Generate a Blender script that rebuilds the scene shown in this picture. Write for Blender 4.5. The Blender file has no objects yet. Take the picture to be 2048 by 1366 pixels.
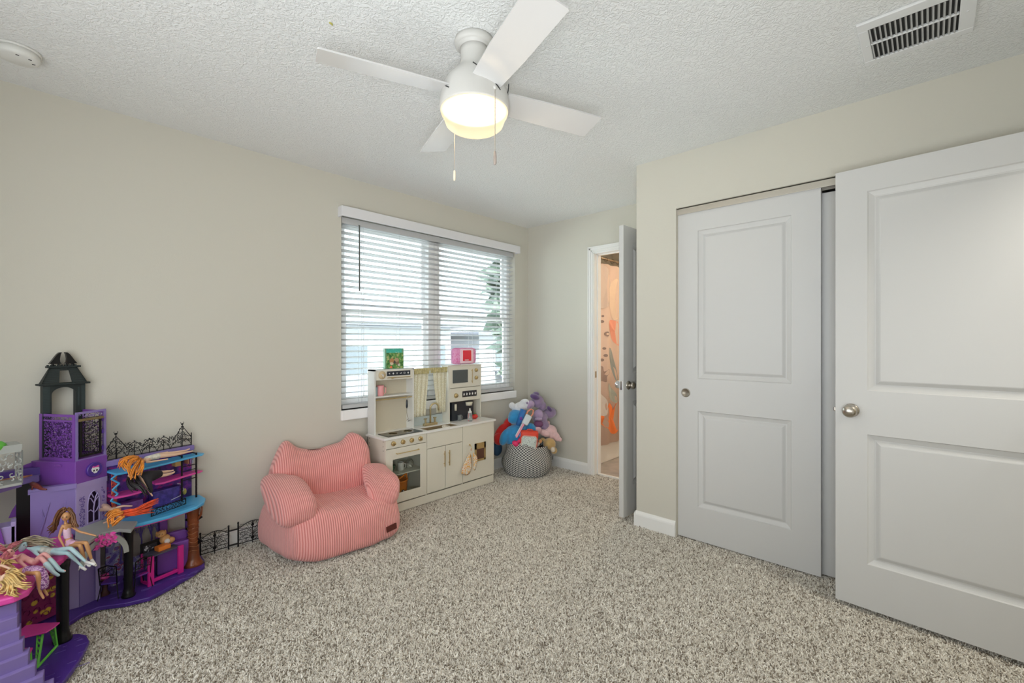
import bpy, bmesh, math, random
from mathutils import Vector, Matrix, noise

PI = math.pi
SC = bpy.context.scene
COL = SC.collection
random.seed(7)

# ------------------------------------------------------------------ camera, world, lights, exposure
CAM_H, FPX = 1.244, 896.0
YAW = math.atan(836 / 896)
cam_data = bpy.data.cameras.new('camera')
cam_data.sensor_width = 36.0
cam_data.lens = FPX / 2048 * 36.0
cam_data.clip_start = 0.02
camera = bpy.data.objects.new('camera', cam_data)
COL.objects.link(camera)
camera.location = (0, 0, CAM_H)
camera.rotation_euler = (PI / 2, 0, math.atan2(-math.cos(YAW), math.sin(YAW)))
SC.camera = camera

SC.view_settings.view_transform = 'Standard'
SC.view_settings.look = 'None'
SC.view_settings.gamma = 1.0
SC.view_settings.use_curve_mapping = False
SC.view_settings.exposure = 0.20

world = bpy.data.worlds.new('sky')
SC.world = world
world.use_nodes = True
wn = world.node_tree.nodes
wn['Background'].inputs['Color'].default_value = (0.80, 0.91, 1.0, 1)
wn['Background'].inputs['Strength'].default_value = 9.0


def area(name, loc, target, sx, sy, power, color=(1, 1, 1), spread=PI):
    d = bpy.data.lights.new(name, 'AREA')
    d.shape = 'RECTANGLE'; d.size = sx; d.size_y = sy; d.energy = power; d.color = color; d.spread = spread
    o = bpy.data.objects.new(name, d); COL.objects.link(o)
    o.location = loc
    o.rotation_euler = (Vector(target) - Vector(loc)).to_track_quat('-Z', 'Y').to_euler()
    return o


sun_d = bpy.data.lights.new('sun', 'SUN'); sun_d.energy = 15.0; sun_d.angle = 0.03; sun_d.color = (1, 0.98, 0.96)
sun = bpy.data.objects.new('sun', sun_d); COL.objects.link(sun)
sun.rotation_euler = Vector((0.25, 0.65, -0.75)).to_track_quat('-Z', 'Y').to_euler()
sun.location = (0, -5, 8)
L_BACK = area('added_back_fill', (-0.66, 1.5, 1.2), (3, 1.7, 1.2), 2.4, 1.5, 32, (0.92, 0.965, 1.0))  # added fill light out of view, not a fixture of the room
L_HALL = area('added_hall_fill', (2.1, -1.0, 2.38), (2.1, -1.0, 0), 0.5, 0.5, 20, (1, 0.95, 0.86))  # added unseen fill light shining from the hall through the doorway
L_BATH = area('bathroom_lamp', (4.3, 1.9, 2.36), (4.3, 2.0, 0), 0.5, 0.4, 22, (1, 0.85, 0.66))
L_FAR = area('added_far_end_fill', (-0.30, -0.25, 0.9), (3.3, 2.6, 2.15), 0.5, 0.5, 1.6, (0.93, 0.97, 1.0), 1.1)  # added fill aimed at the far end to brighten it
L_CEIL = area('added_ceiling_fill', (-0.25, -0.20, 0.95), (2.6, 2.1, 2.44), 0.6, 0.6, 14, (0.93, 0.97, 1.0), 2.0)  # added unseen fill that lifts the ceiling directly

# ------------------------------------------------------------------ helpers
_CA, _SA = math.cos(YAW), math.sin(YAW)


def at_d(u, v, d):
    """world point at forward distance d that was measured at (u, v) in the photograph"""
    r = (u - 1024) / FPX
    return Vector(((r * _SA + _CA) * d, (-r * _CA + _SA) * d, CAM_H + (683 - v) / FPX * d))


def at_z(u, v, z):
    return at_d(u, v, (z - CAM_H) * FPX / (683 - v))


def at_y(u, v, y):
    r = (u - 1024) / FPX
    return at_d(u, v, y / (-r * _CA + _SA))


def at_x(u, v, x):
    r = (u - 1024) / FPX
    return at_d(u, v, x / (r * _SA + _CA))


_M = {}


def mat(name, color, rough=0.6, metal=0.0, bump=0.0, bscale=80.0, vary=0.0, vscale=12.0, emit=0.0, spec=0.5, sheen=0.0, trans=0.0, alpha=1.0):
    if name in _M:
        return _M[name]
    m = bpy.data.materials.new(name); m.use_nodes = True
    nt = m.node_tree; b = nt.nodes['Principled BSDF']
    b.inputs['Base Color'].default_value = (*color, 1)
    b.inputs['Roughness'].default_value = rough
    b.inputs['Metallic'].default_value = metal
    b.inputs['Specular IOR Level'].default_value = spec
    if sheen: b.inputs['Sheen Weight'].default_value = sheen
    if trans: b.inputs['Transmission Weight'].default_value = trans
    if alpha < 1: b.inputs['Alpha'].default_value = alpha
    if emit:
        b.inputs['Emission Color'].default_value = (*color, 1)
        b.inputs['Emission Strength'].default_value = emit
    tc = nt.nodes.new('ShaderNodeTexCoord')
    if vary:
        n = nt.nodes.new('ShaderNodeTexNoise'); n.inputs['Scale'].default_value = vscale; n.inputs['Detail'].default_value = 4
        nt.links.new(tc.outputs['Object'], n.inputs['Vector'])
        r = nt.nodes.new('ShaderNodeValToRGB')
        r.color_ramp.elements[0].position = 0.3; r.color_ramp.elements[1].position = 0.7
        r.color_ramp.elements[0].color = (*[c * (1 - vary) for c in color], 1)
        r.color_ramp.elements[1].color = (*[min(1, c * (1 + vary)) for c in color], 1)
        nt.links.new(n.outputs['Fac'], r.inputs['Fac']); nt.links.new(r.outputs['Color'], b.inputs['Base Color'])
    if bump:
        n = nt.nodes.new('ShaderNodeTexNoise'); n.inputs['Scale'].default_value = bscale; n.inputs['Detail'].default_value = 3
        nt.links.new(tc.outputs['Object'], n.inputs['Vector'])
        bp = nt.nodes.new('ShaderNodeBump'); bp.inputs['Strength'].default_value = bump; bp.inputs['Distance'].default_value = 0.004
        nt.links.new(n.outputs['Fac'], bp.inputs['Height']); nt.links.new(bp.outputs['Normal'], b.inputs['Normal'])
    _M[name] = m
    return m


def ramp_mat(name, stops, scale=20.0, rough=0.6, kind='noise', detail=4.0, bump=0.0, distortion=0.0):
    """procedural printed pattern: noise or cells pushed through a stepped colour ramp"""
    if name in _M:
        return _M[name]
    m = bpy.data.materials.new(name); m.use_nodes = True
    nt = m.node_tree; b = nt.nodes['Principled BSDF']; b.inputs['Roughness'].default_value = rough
    tc = nt.nodes.new('ShaderNodeTexCoord')
    if kind == 'noise':
        n = nt.nodes.new('ShaderNodeTexNoise'); n.inputs['Detail'].default_value = detail
        n.inputs['Distortion'].default_value = distortion; out = n.outputs['Fac']
    else:
        n = nt.nodes.new('ShaderNodeTexVoronoi'); out = n.outputs['Distance'] if kind == 'cells' else n.outputs['Color']
    n.inputs['Scale'].default_value = scale
    nt.links.new(tc.outputs['Object'], n.inputs['Vector'])
    r = nt.nodes.new('ShaderNodeValToRGB'); r.color_ramp.interpolation = 'CONSTANT' if kind != 'soft' else 'LINEAR'
    els = r.color_ramp.elements
    while len(els) < len(stops): els.new(0.5)
    for e, (p, c) in zip(els, stops):
        e.position = p; e.color = (*c, 1)
    nt.links.new(out, r.inputs['Fac']); nt.links.new(r.outputs['Color'], b.inputs['Base Color'])
    if bump:
        bp = nt.nodes.new('ShaderNodeBump'); bp.inputs['Strength'].default_value = bump; bp.inputs['Distance'].default_value = 0.003
        nt.links.new(out, bp.inputs['Height']); nt.links.new(bp.outputs['Normal'], b.inputs['Normal'])
    _M[name] = m
    return m


WL = {}


def wl(o):
    return WL.get(o.name, Vector((0, 0, 0))) if o else Vector((0, 0, 0))


def tag(o, label=None, cat=None, group=None, kind=None):
    if label: o['label'] = label
    if cat: o['category'] = cat
    if group: o['group'] = group
    if kind: o['kind'] = kind
    return o


def empty(name, loc, label=None, cat=None, group=None, kind=None):
    o = bpy.data.objects.new(name, None); COL.objects.link(o)
    o.empty_display_size = 0.05
    o.location = loc; WL[o.name] = Vector(loc)
    return tag(o, label, cat, group, kind)


class MB:
    """collects shapes in world coordinates; build() links them as ONE mesh object"""
    def __init__(s, M=None):
        s.bm = bmesh.new(); s.M = M or Matrix.Identity(4)

    def _v(s, p):
        return s.bm.verts.new(s.M @ Vector(p))

    def poly(s, pts):
        vs = [s._v(p) for p in pts]
        return s.bm.faces.new(vs)

    def box(s, a, b, M=None):
        (x0, y0, z0), (x1, y1, z1) = a, b
        P = [(x0, y0, z0), (x1, y0, z0), (x1, y1, z0), (x0, y1, z0), (x0, y0, z1), (x1, y0, z1), (x1, y1, z1), (x0, y1, z1)]
        if M: P = [M @ Vector(p) for p in P]
        vs = [s._v(p) for p in P]
        for f in ((0, 3, 2, 1), (4, 5, 6, 7), (0, 1, 5, 4), (1, 2, 6, 5), (2, 3, 7, 6), (3, 0, 4, 7)):
            s.bm.faces.new([vs[i] for i in f])
        return s

    def rbox(s, a, b, r=0.004, M=None):
        """box with chamfered edges"""
        n0 = len(s.bm.verts)
        t = bmesh.new()
        bmesh.ops.create_cube(t, size=1)
        for v in t.verts:
            v.co = Vector([(a[i] + b[i]) / 2 + v.co[i] * (b[i] - a[i]) for i in range(3)])
        r = min(r, min(abs(b[i] - a[i]) for i in range(3)) * 0.45)
        bmesh.ops.bevel(t, geom=list(t.edges), offset=r, segments=2, affect='EDGES', profile=0.6)
        m = {}
        for v in t.verts: m[v] = s._v(M @ v.co if M else v.co)
        for f in t.faces: s.bm.faces.new([m[v] for v in f.verts])
        t.free()
        return s

    def prism(s, pts, z0, z1):
        A = [s._v((p[0], p[1], z0)) for p in pts]; B = [s._v((p[0], p[1], z1)) for p in pts]
        n = len(pts)
        s.bm.faces.new(A[::-1]); s.bm.faces.new(B)
        for i in range(n): s.bm.faces.new([A[i], A[(i + 1) % n], B[(i + 1) % n], B[i]])
        return s

    def plate(s, pts, off):
        """flat polygon given by 3D points, thickened by vector off"""
        off = Vector(off)
        A = [s._v(p) for p in pts]; B = [s._v(Vector(p) + off) for p in pts]
        n = len(pts)
        s.bm.faces.new(A[::-1]); s.bm.faces.new(B)
        for i in range(n): s.bm.faces.new([A[i], A[(i + 1) % n], B[(i + 1) % n], B[i]])
        return s

    def tube(s, path, r, n=6, cap=True):
        P = [Vector(p) for p in path]
        R = r if isinstance(r, (list, tuple)) else [r] * len(P)
        rings = []
        up = None
        for i, p in enumerate(P):
            t = (P[min(i + 1, len(P) - 1)] - P[max(i - 1, 0)])
            if t.length < 1e-9: t = Vector((0, 0, 1))
            t.normalize()
            if up is None:
                up = t.orthogonal().normalized()
            else:
                up = (up - t * up.dot(t))
                up = up.normalized() if up.length > 1e-6 else t.orthogonal().normalized()
            sd = t.cross(up)
            rings.append([s._v(p + (up * math.cos(a) + sd * math.sin(a)) * R[i]) for a in [2 * PI * k / n for k in range(n)]])
        for a, b in zip(rings, rings[1:]):
            for k in range(n): s.bm.faces.new([a[k], a[(k + 1) % n], b[(k + 1) % n], b[k]])
        if cap:
            s.bm.faces.new(rings[0][::-1]); s.bm.faces.new(rings[-1])
        return s

    def lathe(s, c, prof, n=24, ax=None, M=None):
        """profile of (r, h) about axis through c"""
        c = Vector(c); ax = Vector(ax or (0, 0, 1)).normalized()
        q = ax.to_track_quat('Z', 'Y').to_matrix()
        rings = []
        for r, h in prof:
            if r < 1e-6: rings.append([s._v(c + q @ Vector((0, 0, h)))])
            else: rings.append([s._v(c + q @ Vector((r * math.cos(2 * PI * k / n), r * math.sin(2 * PI * k / n), h))) for k in range(n)])
        for a, b in zip(rings, rings[1:]):
            if len(a) == 1 and len(b) == 1: continue
            for k in range(n):
                k2 = (k + 1) % n
                if len(a) == 1: s.bm.faces.new([a[0], b[k2], b[k]])
                elif len(b) == 1: s.bm.faces.new([a[k], a[k2], b[0]])
                else: s.bm.faces.new([a[k], a[k2], b[k2], b[k]])
        if len(rings[0]) > 1: s.bm.faces.new(rings[0][::-1])
        if len(rings[-1]) > 1: s.bm.faces.new(rings[-1])
        return s

    def ball(s, c, r, n=12, M=None, amp=0.0, seed=0):
        """ellipsoid, r scalar or 3-vector, optional lumpiness"""
        rr = Vector(r) if hasattr(r, '__len__') else Vector((r, r, r))
        t = bmesh.new(); bmesh.ops.create_uvsphere(t, u_segments=n, v_segments=max(6, n * 2 // 3), radius=1)
        m = {}
        for v in t.verts:
            k = 1 + (amp * noise.noise(v.co * 1.7 + Vector((seed, 0, 0))) if amp else 0)
            p = Vector((v.co.x * rr.x, v.co.y * rr.y, v.co.z * rr.z)) * k
            if M: p = M @ p
            m[v] = s._v(p + Vector(c))
        for f in t.faces: s.bm.faces.new([m[v] for v in f.verts])
        t.free()
        return s

    def build(s, name, material, parent=None, smooth=False, **kw):
        bmesh.ops.recalc_face_normals(s.bm, faces=list(s.bm.faces))
        vs = [v.co for v in s.bm.verts]
        lo = Vector([min(v[i] for v in vs) for i in range(3)]); hi = Vector([max(v[i] for v in vs) for i in range(3)])
        c = Vector(((lo.x + hi.x) / 2, (lo.y + hi.y) / 2, lo.z))
        for v in s.bm.verts: v.co -= c
        me = bpy.data.meshes.new(name); s.bm.to_mesh(me); s.bm.free()
        me.materials.append(material)
        if smooth:
            for p in me.polygons: p.use_smooth = True
        return link(name, me, c, parent, **kw)


def link(name, me, c, parent=None, label=None, cat=None, group=None, kind=None):
    o = bpy.data.objects.new(name, me); COL.objects.link(o)
    if parent: o.parent = parent
    o.location = Vector(c) - wl(parent); WL[o.name] = Vector(c)
    return tag(o, label, cat, group, kind)


def bevel(o, w=0.003, seg=2):
    m = o.modifiers.new('bevel', 'BEVEL'); m.width = w; m.segments = seg; m.limit_method = 'ANGLE'
    return o


def subsurf(o, n=1):
    m = o.modifiers.new('subdivision', 'SUBSURF'); m.levels = n; m.render_levels = n
    for p in o.data.polygons: p.use_smooth = True
    return o


def part_copy(src, parent, c):
    o = src.copy(); COL.objects.link(o); o.parent = parent; o.location = Vector(c) - wl(parent); WL[o.name] = Vector(c)
    return o


def frame(o, ex, ez=(0, 0, 1)):
    """matrix with local x along ex, z up, placed at o"""
    ex = Vector(ex).normalized(); ez = Vector(ez); ey = ez.cross(ex)
    return Matrix(((ex.x, ey.x, ez.x, o[0]), (ex.y, ey.y, ez.y, o[1]), (ex.z, ey.z, ez.z, o[2]), (0, 0, 0, 1)))


def rotm(ax, deg):
    return Matrix.Rotation(math.radians(deg), 4, ax)

# ------------------------------------------------------------------ materials of the room
m_wall = mat('wall_paint', (0.585, 0.565, 0.495), 0.85, bump=0.10, bscale=260)
m_white = mat('white_trim', (0.80, 0.80, 0.78), 0.45)
m_door = mat('door_paint', (0.585, 0.585, 0.575), 0.42)
m_vinyl = mat('vinyl_white', (0.93, 0.93, 0.93), 0.4)
m_nickel = mat('satin_nickel', (0.52, 0.48, 0.42), 0.26, 1.0)
m_chrome = mat('chrome', (0.75, 0.75, 0.76), 0.12, 1.0)
m_gap = mat('dark_gap', (0.03, 0.03, 0.028), 0.9)


def ceiling_material():
    m = bpy.data.materials.new('knockdown_ceiling'); m.use_nodes = True
    nt = m.node_tree; b = nt.nodes['Principled BSDF']
    b.inputs['Base Color'].default_value = (0.80, 0.81, 0.80, 1); b.inputs['Roughness'].default_value = 0.9
    tc = nt.nodes.new('ShaderNodeTexCoord')
    n = nt.nodes.new('ShaderNodeTexNoise'); n.inputs['Scale'].default_value = 52; n.inputs['Detail'].default_value = 3; n.inputs['Distortion'].default_value = 1.6
    nt.links.new(tc.outputs['Object'], n.inputs['Vector'])
    r = nt.nodes.new('ShaderNodeValToRGB'); r.color_ramp.elements[0].position = 0.42; r.color_ramp.elements[1].position = 0.60
    nt.links.new(n.outputs['Fac'], r.inputs['Fac'])
    bp = nt.nodes.new('ShaderNodeBump'); bp.inputs['Strength'].default_value = 0.55; bp.inputs['Distance'].default_value = 0.005
    nt.links.new(r.outputs['Color'], bp.inputs['Height']); nt.links.new(bp.outputs['Normal'], b.inputs['Normal'])
    return m


m_ceil = ceiling_material()

# ------------------------------------------------------------------ room shell
XE, YW, XC, YC, ZC = 3.58, 3.11, 2.81, 1.462, 2.44      # end wall, window wall, closet wall, closet corner, ceiling
XF, YR = -0.70, -0.45                                   # walls behind and right of the camera
WX0, WX1, WZ0, WZ1 = 1.525, 3.375, 0.745, 2.165          # window hole


def struct(name, mb, m, parent=None, smooth=False):
    return mb.build(name, m, parent, smooth, kind=None if parent else 'structure')


fl = struct('floor', MB().box((XF - .1, YR - .1, -0.10), (XE + 0.06, YW + .1, -0.012)), mat('carpet_backing', (0.30, 0.27, 0.22), 0.95))
struct('ceiling', MB().box((XF - .2, YR - 1.6, ZC), (5.4, YW + .14, ZC + 0.1)), m_ceil)
w = MB()
w.box((XF - .14, YW, -0.1), (WX0, YW + .14, ZC)); w.box((WX1, YW, -0.1), (5.4, YW + .14, ZC))
w.box((WX0, YW, -0.1), (WX1, YW + .14, WZ0)); w.box((WX0, YW, WZ1), (WX1, YW + .14, ZC))
struct('wall_left', w, m_wall)
DY0, DY1, DZ = 1.53, 2.295, 2.07                        # bathroom doorway
w = MB(); w.box((XE, DY1, -0.1), (XE + .11, YW, ZC)); w.box((XE, DY0, DZ), (XE + .11, DY1, ZC)); w.box((XE, 1.1, -0.1), (XE + .11, DY0, ZC))
struct('wall_back', w, m_wall)
w = MB(); w.box((XC, 1.188, -0.1), (XC + .11, YC, ZC)); w.box((XC, -0.56, 2.094), (XC + .11, 1.188, ZC)); w.box((XC + .11, 1.352, -0.1), (XE, YC, ZC))
struct('wall_closet', w, m_wall)
struct('wall_closet_back', MB().box((3.48, -0.56, -0.1), (3.58, 1.352, ZC)), m_wall)
w = MB(); w.box((XF - .1, YR - .11, -0.1), (1.79, YR, ZC)); w.box((1.79, YR - .11, 2.07), (2.58, YR, ZC)); w.box((2.58, YR - .11, -0.1), (3.58, YR, ZC))
struct('wall_right', w, m_wall)
w = MB().box((XF - .12, YR, -0.1), (XF, YW, ZC))
struct('wall_front', w, m_wall)
# hallway behind the open entry door
struct('wall_hall', MB().box((0.9, -1.75, -0.1), (3.6, -1.65, ZC)).box((0.8, -1.75, -0.1), (0.9, -0.56, ZC)).box((3.5, -1.65, -0.1), (3.6, -0.56, ZC)), m_wall)
struct('hall_floor', MB().box((0.8, -1.75, -0.1), (3.6, -0.55, -0.012)), _M['carpet_backing'])
# bathroom
m_bath = mat('bathroom_paint', (0.66, 0.60, 0.50), 0.8)
struct('wall_bathroom', MB().box((5.30, 1.0, -0.1), (5.40, YW, ZC)).box((XE + .11, 1.0, -0.1), (5.3, 1.1, ZC)), m_bath)
struct('floor_bathroom', MB().box((XE + .06, 1.1, -0.10), (5.3, YW, -0.004)), mat('grey_vinyl_plank', (0.36, 0.32, 0.29), 0.45, vary=0.2, vscale=9))
struct('trim_5', MB().rbox((XE + .045, DY0, -0.01), (XE + .075, DY1, 0.006), 0.003), m_white)


def base_board(name, p, q, nrm, h=0.095, t=0.013):
    """profiled baseboard from p to q on the floor, standing out from the wall along nrm"""
    p, q, nrm = Vector((*p, 0)), Vector((*q, 0)), Vector((*nrm, 0))
    prof = [(0, -0.012), (t, -0.012), (t, h * .72), (t * .85, h * .82), (t * .5, h * .93), (t * .3, h), (0, h)]
    mb = MB()
    A = [mb._v(p + nrm * a + Vector((0, 0, z))) for a, z in prof]; B = [mb._v(q + nrm * a + Vector((0, 0, z))) for a, z in prof]
    n = len(prof)
    for i in range(n): mb.bm.faces.new([A[i], A[(i + 1) % n], B[(i + 1) % n], B[i]])
    mb.bm.faces.new(A); mb.bm.faces.new(B[::-1])
    return struct(name, mb, m_white)


base_board('baseboard_left', (XF, YW), (XE, YW), (0, -1))
base_board('baseboard_back', (XE, YW), (XE, 2.353), (-1, 0))
base_board('baseboard_closet', (XC, YC), (XC, 1.19), (-1, 0))
base_board('baseboard_closet_side', (XC - .013, YC), (XE, YC), (0, 1))
base_board('baseboard_closet_back', (3.48, 1.35), (3.48, -.45), (-1, 0))
base_board('baseboard_right', (1.70, YR), (XF, YR), (0, 1))
base_board('baseboard_front', (XF, YR), (XF, YW), (1, 0))

# bathroom door casing with moulded profile, jamb and stop
for nm, a, b in (('trim_1', (DY1, 0), (DY1 + .058, 0)), ('trim_2', (DY0 - .058, 0), (DY0, 0))):
    s = 1 if nm == 'trim_1' else -1
    y0 = DY1 if s > 0 else DY0
    mb = MB()
    for (o0, o1, th) in ((0, .010, .010), (.010, .026, .013), (.026, .046, .017), (.046, .058, .020)):
        mb.rbox((XE - th, min(y0 + s * o0, y0 + s * o1), -.01), (XE, max(y0 + s * o0, y0 + s * o1), DZ + o1), .0025)
    struct(nm, mb, m_white)
mb = MB()
for (o0, o1, th) in ((0, .010, .010), (.010, .026, .013), (.026, .046, .017), (.046, .058, .020)):
    mb.rbox((XE - th, DY0 - o1 + .001, DZ + o0), (XE, DY1 + o1 - .001, DZ + o1), .0025)
struct('trim_3', mb, m_white)
mb = MB().box((XE - .002, DY1 - .006, -.01), (XE + .112, DY1 + .002, DZ)).box((XE - .002, DY0 - .002, -.01), (XE + .112, DY0 + .006, DZ)).box((XE - .002, DY0, DZ - .008), (XE + .112, DY1, DZ + .002))
mb.rbox((XE + .045, DY1 - .018, -.01), (XE + .08, DY1 - .005, DZ - .006), .003).rbox((XE + .045, DY0 + .005, DZ - .018), (XE + .08, DY1 - .005, DZ - .006), .003)
jamb = struct('trim_4', mb, m_white)
MB().rbox((XE + .008, DY1 - .0085, .905), (XE + .036, DY1 - .005, .965), .001).build('strike_plate', m_nickel, jamb)

# ------------------------------------------------------------------ carpet pile (nobody could count it)


def carpet_material():
    m = bpy.data.materials.new('frieze_carpet'); m.use_nodes = True
    nt = m.node_tree; b = nt.nodes['Principled BSDF']; b.inputs['Roughness'].default_value = 0.95; b.inputs['Specular IOR Level'].default_value = 0.1
    oi = nt.nodes.new('ShaderNodeObjectInfo')
    r = nt.nodes.new('ShaderNodeValToRGB'); r.color_ramp.interpolation = 'CONSTANT'
    cols = [(0, (0.25, 0.215, 0.17)), (.15, (0.48, 0.44, 0.38)), (.35, (0.65, 0.61, 0.54)), (.62, (0.75, 0.715, 0.645)), (.86, (0.88, 0.85, 0.78))]
    e = r.color_ramp.elements
    while len(e) < len(cols): e.new(.5)
    for q, (p, c) in zip(e, cols): q.position = p; q.color = (*c, 1)
    nt.links.new(oi.outputs['Random'], r.inputs['Fac']); nt.links.new(r.outputs['Color'], b.inputs['Base Color'])
    return m


def carpet_nodes(density=60000):
    g = bpy.data.node_groups.new('carpet_tufts', 'GeometryNodeTree')
    g.interface.new_socket('Geometry', in_out='INPUT', socket_type='NodeSocketGeometry')
    g.interface.new_socket('Geometry', in_out='OUTPUT', socket_type='NodeSocketGeometry')
    N = g.nodes.new; L = g.links.new
    gi, go = N('NodeGroupInput'), N('NodeGroupOutput')
    d = N('GeometryNodeDistributePointsOnFaces'); d.inputs['Density'].default_value = density
    inst = N('GeometryNodeInstanceOnPoints')
    cone = N('GeometryNodeMeshCone'); cone.inputs['Vertices'].default_value = 5; cone.inputs['Side Segments'].default_value = 2
    cone.inputs['Radius Top'].default_value = 0.0014; cone.inputs['Radius Bottom'].default_value = 0.0027; cone.inputs['Depth'].default_value = 0.0125
    sm = N('GeometryNodeSetMaterial'); sm.inputs['Material'].default_value = carpet_material()
    L(cone.outputs['Mesh'], sm.inputs['Geometry']); L(sm.outputs['Geometry'], inst.inputs['Instance'])
    rr = N('FunctionNodeRandomValue'); rr.data_type = 'FLOAT_VECTOR'; rr.inputs[0].default_value = (-1.35, -1.35, -3.1); rr.inputs[1].default_value = (1.35, 1.35, 3.1)
    rs = N('FunctionNodeRandomValue'); rs.data_type = 'FLOAT'; rs.inputs[2].default_value = 0.7; rs.inputs[3].default_value = 1.35
    rs.inputs['Seed'].default_value = 5
    L(gi.outputs[0], d.inputs['Mesh']); L(d.outputs['Points'], inst.inputs['Points'])
    L(rr.outputs[0], inst.inputs['Rotation']); L(rs.outputs[1], inst.inputs['Scale']); L(inst.outputs['Instances'], go.inputs[0])
    return g


mb = MB()
mb.poly([(XF, YR, -.013), (XC, YR, -.013), (XC, YC, -.013), (XF, YC, -.013)])
mb.poly([(XF, YC, -.013), (XE + .04, YC, -.013), (XE + .04, YW, -.013), (XF, YW, -.013)])
mb.poly([(XC, YR, -.013), (3.48, YR, -.013), (3.48, 1.35, -.013), (XC, 1.35, -.013)])
pile = mb.build('carpet_pile', _M['carpet_backing'], None, label='speckled beige and taupe frieze carpet pile', cat='carpet', kind='stuff')
gm = pile.modifiers.new('tufts', 'NODES'); gm.node_group = carpet_nodes()

# ------------------------------------------------------------------ window, sill, blind
win = empty('window_1', (2.45, YW + .1, WZ0), kind='structure')
y0, y1 = YW + .075, YW + .135
fm = MB()
for a, b in (((WX0, y0, WZ0), (WX0 + .045, y1, WZ1)), ((WX1 - .045, y0, WZ0), (WX1, y1, WZ1)), ((WX0 + .045, y0 + .002, WZ0), (2.335, y1, WZ0 + .045)), ((WX0 + .045, y0 + .002, WZ1 - .04), (2.335, y1, WZ1)), ((2.455, y0 + .002, WZ0), (WX1 - .045, y1, WZ0 + .045)), ((2.455, y0 + .002, WZ1 - .04), (WX1 - .045, y1, WZ1)), ((2.335, y0 - .02, WZ0), (2.455, y1, WZ1))):
    fm.rbox(a, b, .004)
fm.build('window_frame', m_vinyl, win)
m_glass = bpy.data.materials.new('window_glass'); m_glass.use_nodes = True
nt = m_glass.node_tree
for n in list(nt.nodes):
    if n.type != 'OUTPUT_MATERIAL': nt.nodes.remove(n)
tr = nt.nodes.new('ShaderNodeBsdfTransparent'); tr.inputs[0].default_value = (0.97, 0.99, 0.98, 1)
gl = nt.nodes.new('ShaderNodeBsdfGlossy'); gl.inputs['Roughness'].default_value = 0.02
mx = nt.nodes.new('ShaderNodeMixShader'); fr = nt.nodes.new('ShaderNodeFresnel'); fr.inputs[0].default_value = 1.25
nt.links.new(fr.outputs[0], mx.inputs[0]); nt.links.new(tr.outputs[0], mx.inputs[1]); nt.links.new(gl.outputs[0], mx.inputs[2])
nt.links.new(mx.outputs[0], [n for n in nt.nodes if n.type == 'OUTPUT_MATERIAL'][0].inputs[0])
for xa, xb in ((WX0 + .045, 2.335), (2.455, WX1 - .045)):
    for za, zb, yy in ((WZ0 + .045, 1.488, y0 + .008), (1.452, WZ1 - .04, y0 + .034)):
        sm = MB()
        for a, b in (((xa, yy, za), (xa + .035, yy + .022, zb)), ((xb - .035, yy, za), (xb, yy + .022, zb)), ((xa + .035, yy + .001, za), (xb - .035, yy + .021, za + .04)), ((xa + .035, yy + .001, zb - .035), (xb - .035, yy + .021, zb))):
            sm.rbox(a, b, .003)
        sash = sm.build('sash', m_vinyl, win)
        MB().box((xa + .03, yy + .009, za + .035), (xb - .03, yy + .013, zb - .03)).build('pane', m_glass, sash)
struct('trim_6', MB().rbox((WX0 - .004, YW - .022, WZ0 - .072), (WX1 + .004, YW + .13, WZ0), .006), m_vinyl)

m_slat = mat('blind_slat', (0.52, 0.525, 0.53), 0.4)
blind = empty('window_blind', (2.45, YW + .03, WZ0), 'wide white horizontal slat blind with valance, covering the double window', 'blind')
bevel(MB().box((1.498, YW - .065, 2.138), (3.39, YW - .050, 2.212)).box((1.498, YW - .052, 2.138), (1.512, YW + .0, 2.212)).box((3.376, YW - .052, 2.138), (3.39, YW + .0, 2.212)).build('valance', mat('valance_white', (0.72, 0.72, 0.74), 0.5), blind), .004)
MB().rbox((1.535, YW + .012, 2.105), (3.365, YW + .06, 2.150), .003).build('headrail', m_slat, blind)
slat = MB()
n = 8
cs = [(-.0245 + .049 * i / n) for i in range(n + 1)]
M = Matrix.Translation((2.45, YW + .036, 0)) @ rotm('X', -12)
top = [(c, .0035 * (1 - (c / .0245) ** 2)) for c in cs]
A = [slat._v(M @ Vector((-.912, c, z))) for c, z in top] + [slat._v(M @ Vector((-.912, c, z - .0028))) for c, z in reversed(top)]
B = [slat._v(M @ Vector((.912, c, z))) for c, z in top] + [slat._v(M @ Vector((.912, c, z - .0028))) for c, z in reversed(top)]
for i in range(len(A)): slat.bm.faces.new([A[i], A[(i + 1) % len(A)], B[(i + 1) % len(A)], B[i]])
slat.bm.faces.new(A); slat.bm.faces.new(B[::-1])
s0 = slat.build('slat', m_slat, blind)
p0 = WL[s0.name].copy()
NS, ZT, ZB = 30, 2.078, 0.815
for i in range(NS):
    z = ZT - (ZT - ZB) * i / (NS - 1)
    if i == 0: s0.location = Vector((p0.x, p0.y, z)) - wl(blind)
    else: part_copy(s0, blind, (p0.x, p0.y, z))
MB().rbox((1.538, YW + .006, .752), (3.362, YW + .058, .780), .004).build('bottom_rail', m_slat, blind)
for k, x in enumerate((1.69, 2.02, 2.36, 2.40, 2.80, 3.17)):
    MB().tube([(x, YW + .009, 2.11), (x, YW + .009, .79)], .0011, 4).tube([(x, YW + .062, 2.11), (x, YW + .062, .79)], .0011, 4).build('ladder_cord', m_slat, blind)
MB().tube([(1.665, YW - .002, 2.11), (1.665, YW - .004, 1.62)], .0052, 6).tube([(1.665, YW + .02, 2.12), (1.665, YW - .002, 2.10)], .002, 5).build('tilt_wand', mat('smoky_wand', (0.10, 0.11, 0.10), 0.25), blind)
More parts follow.
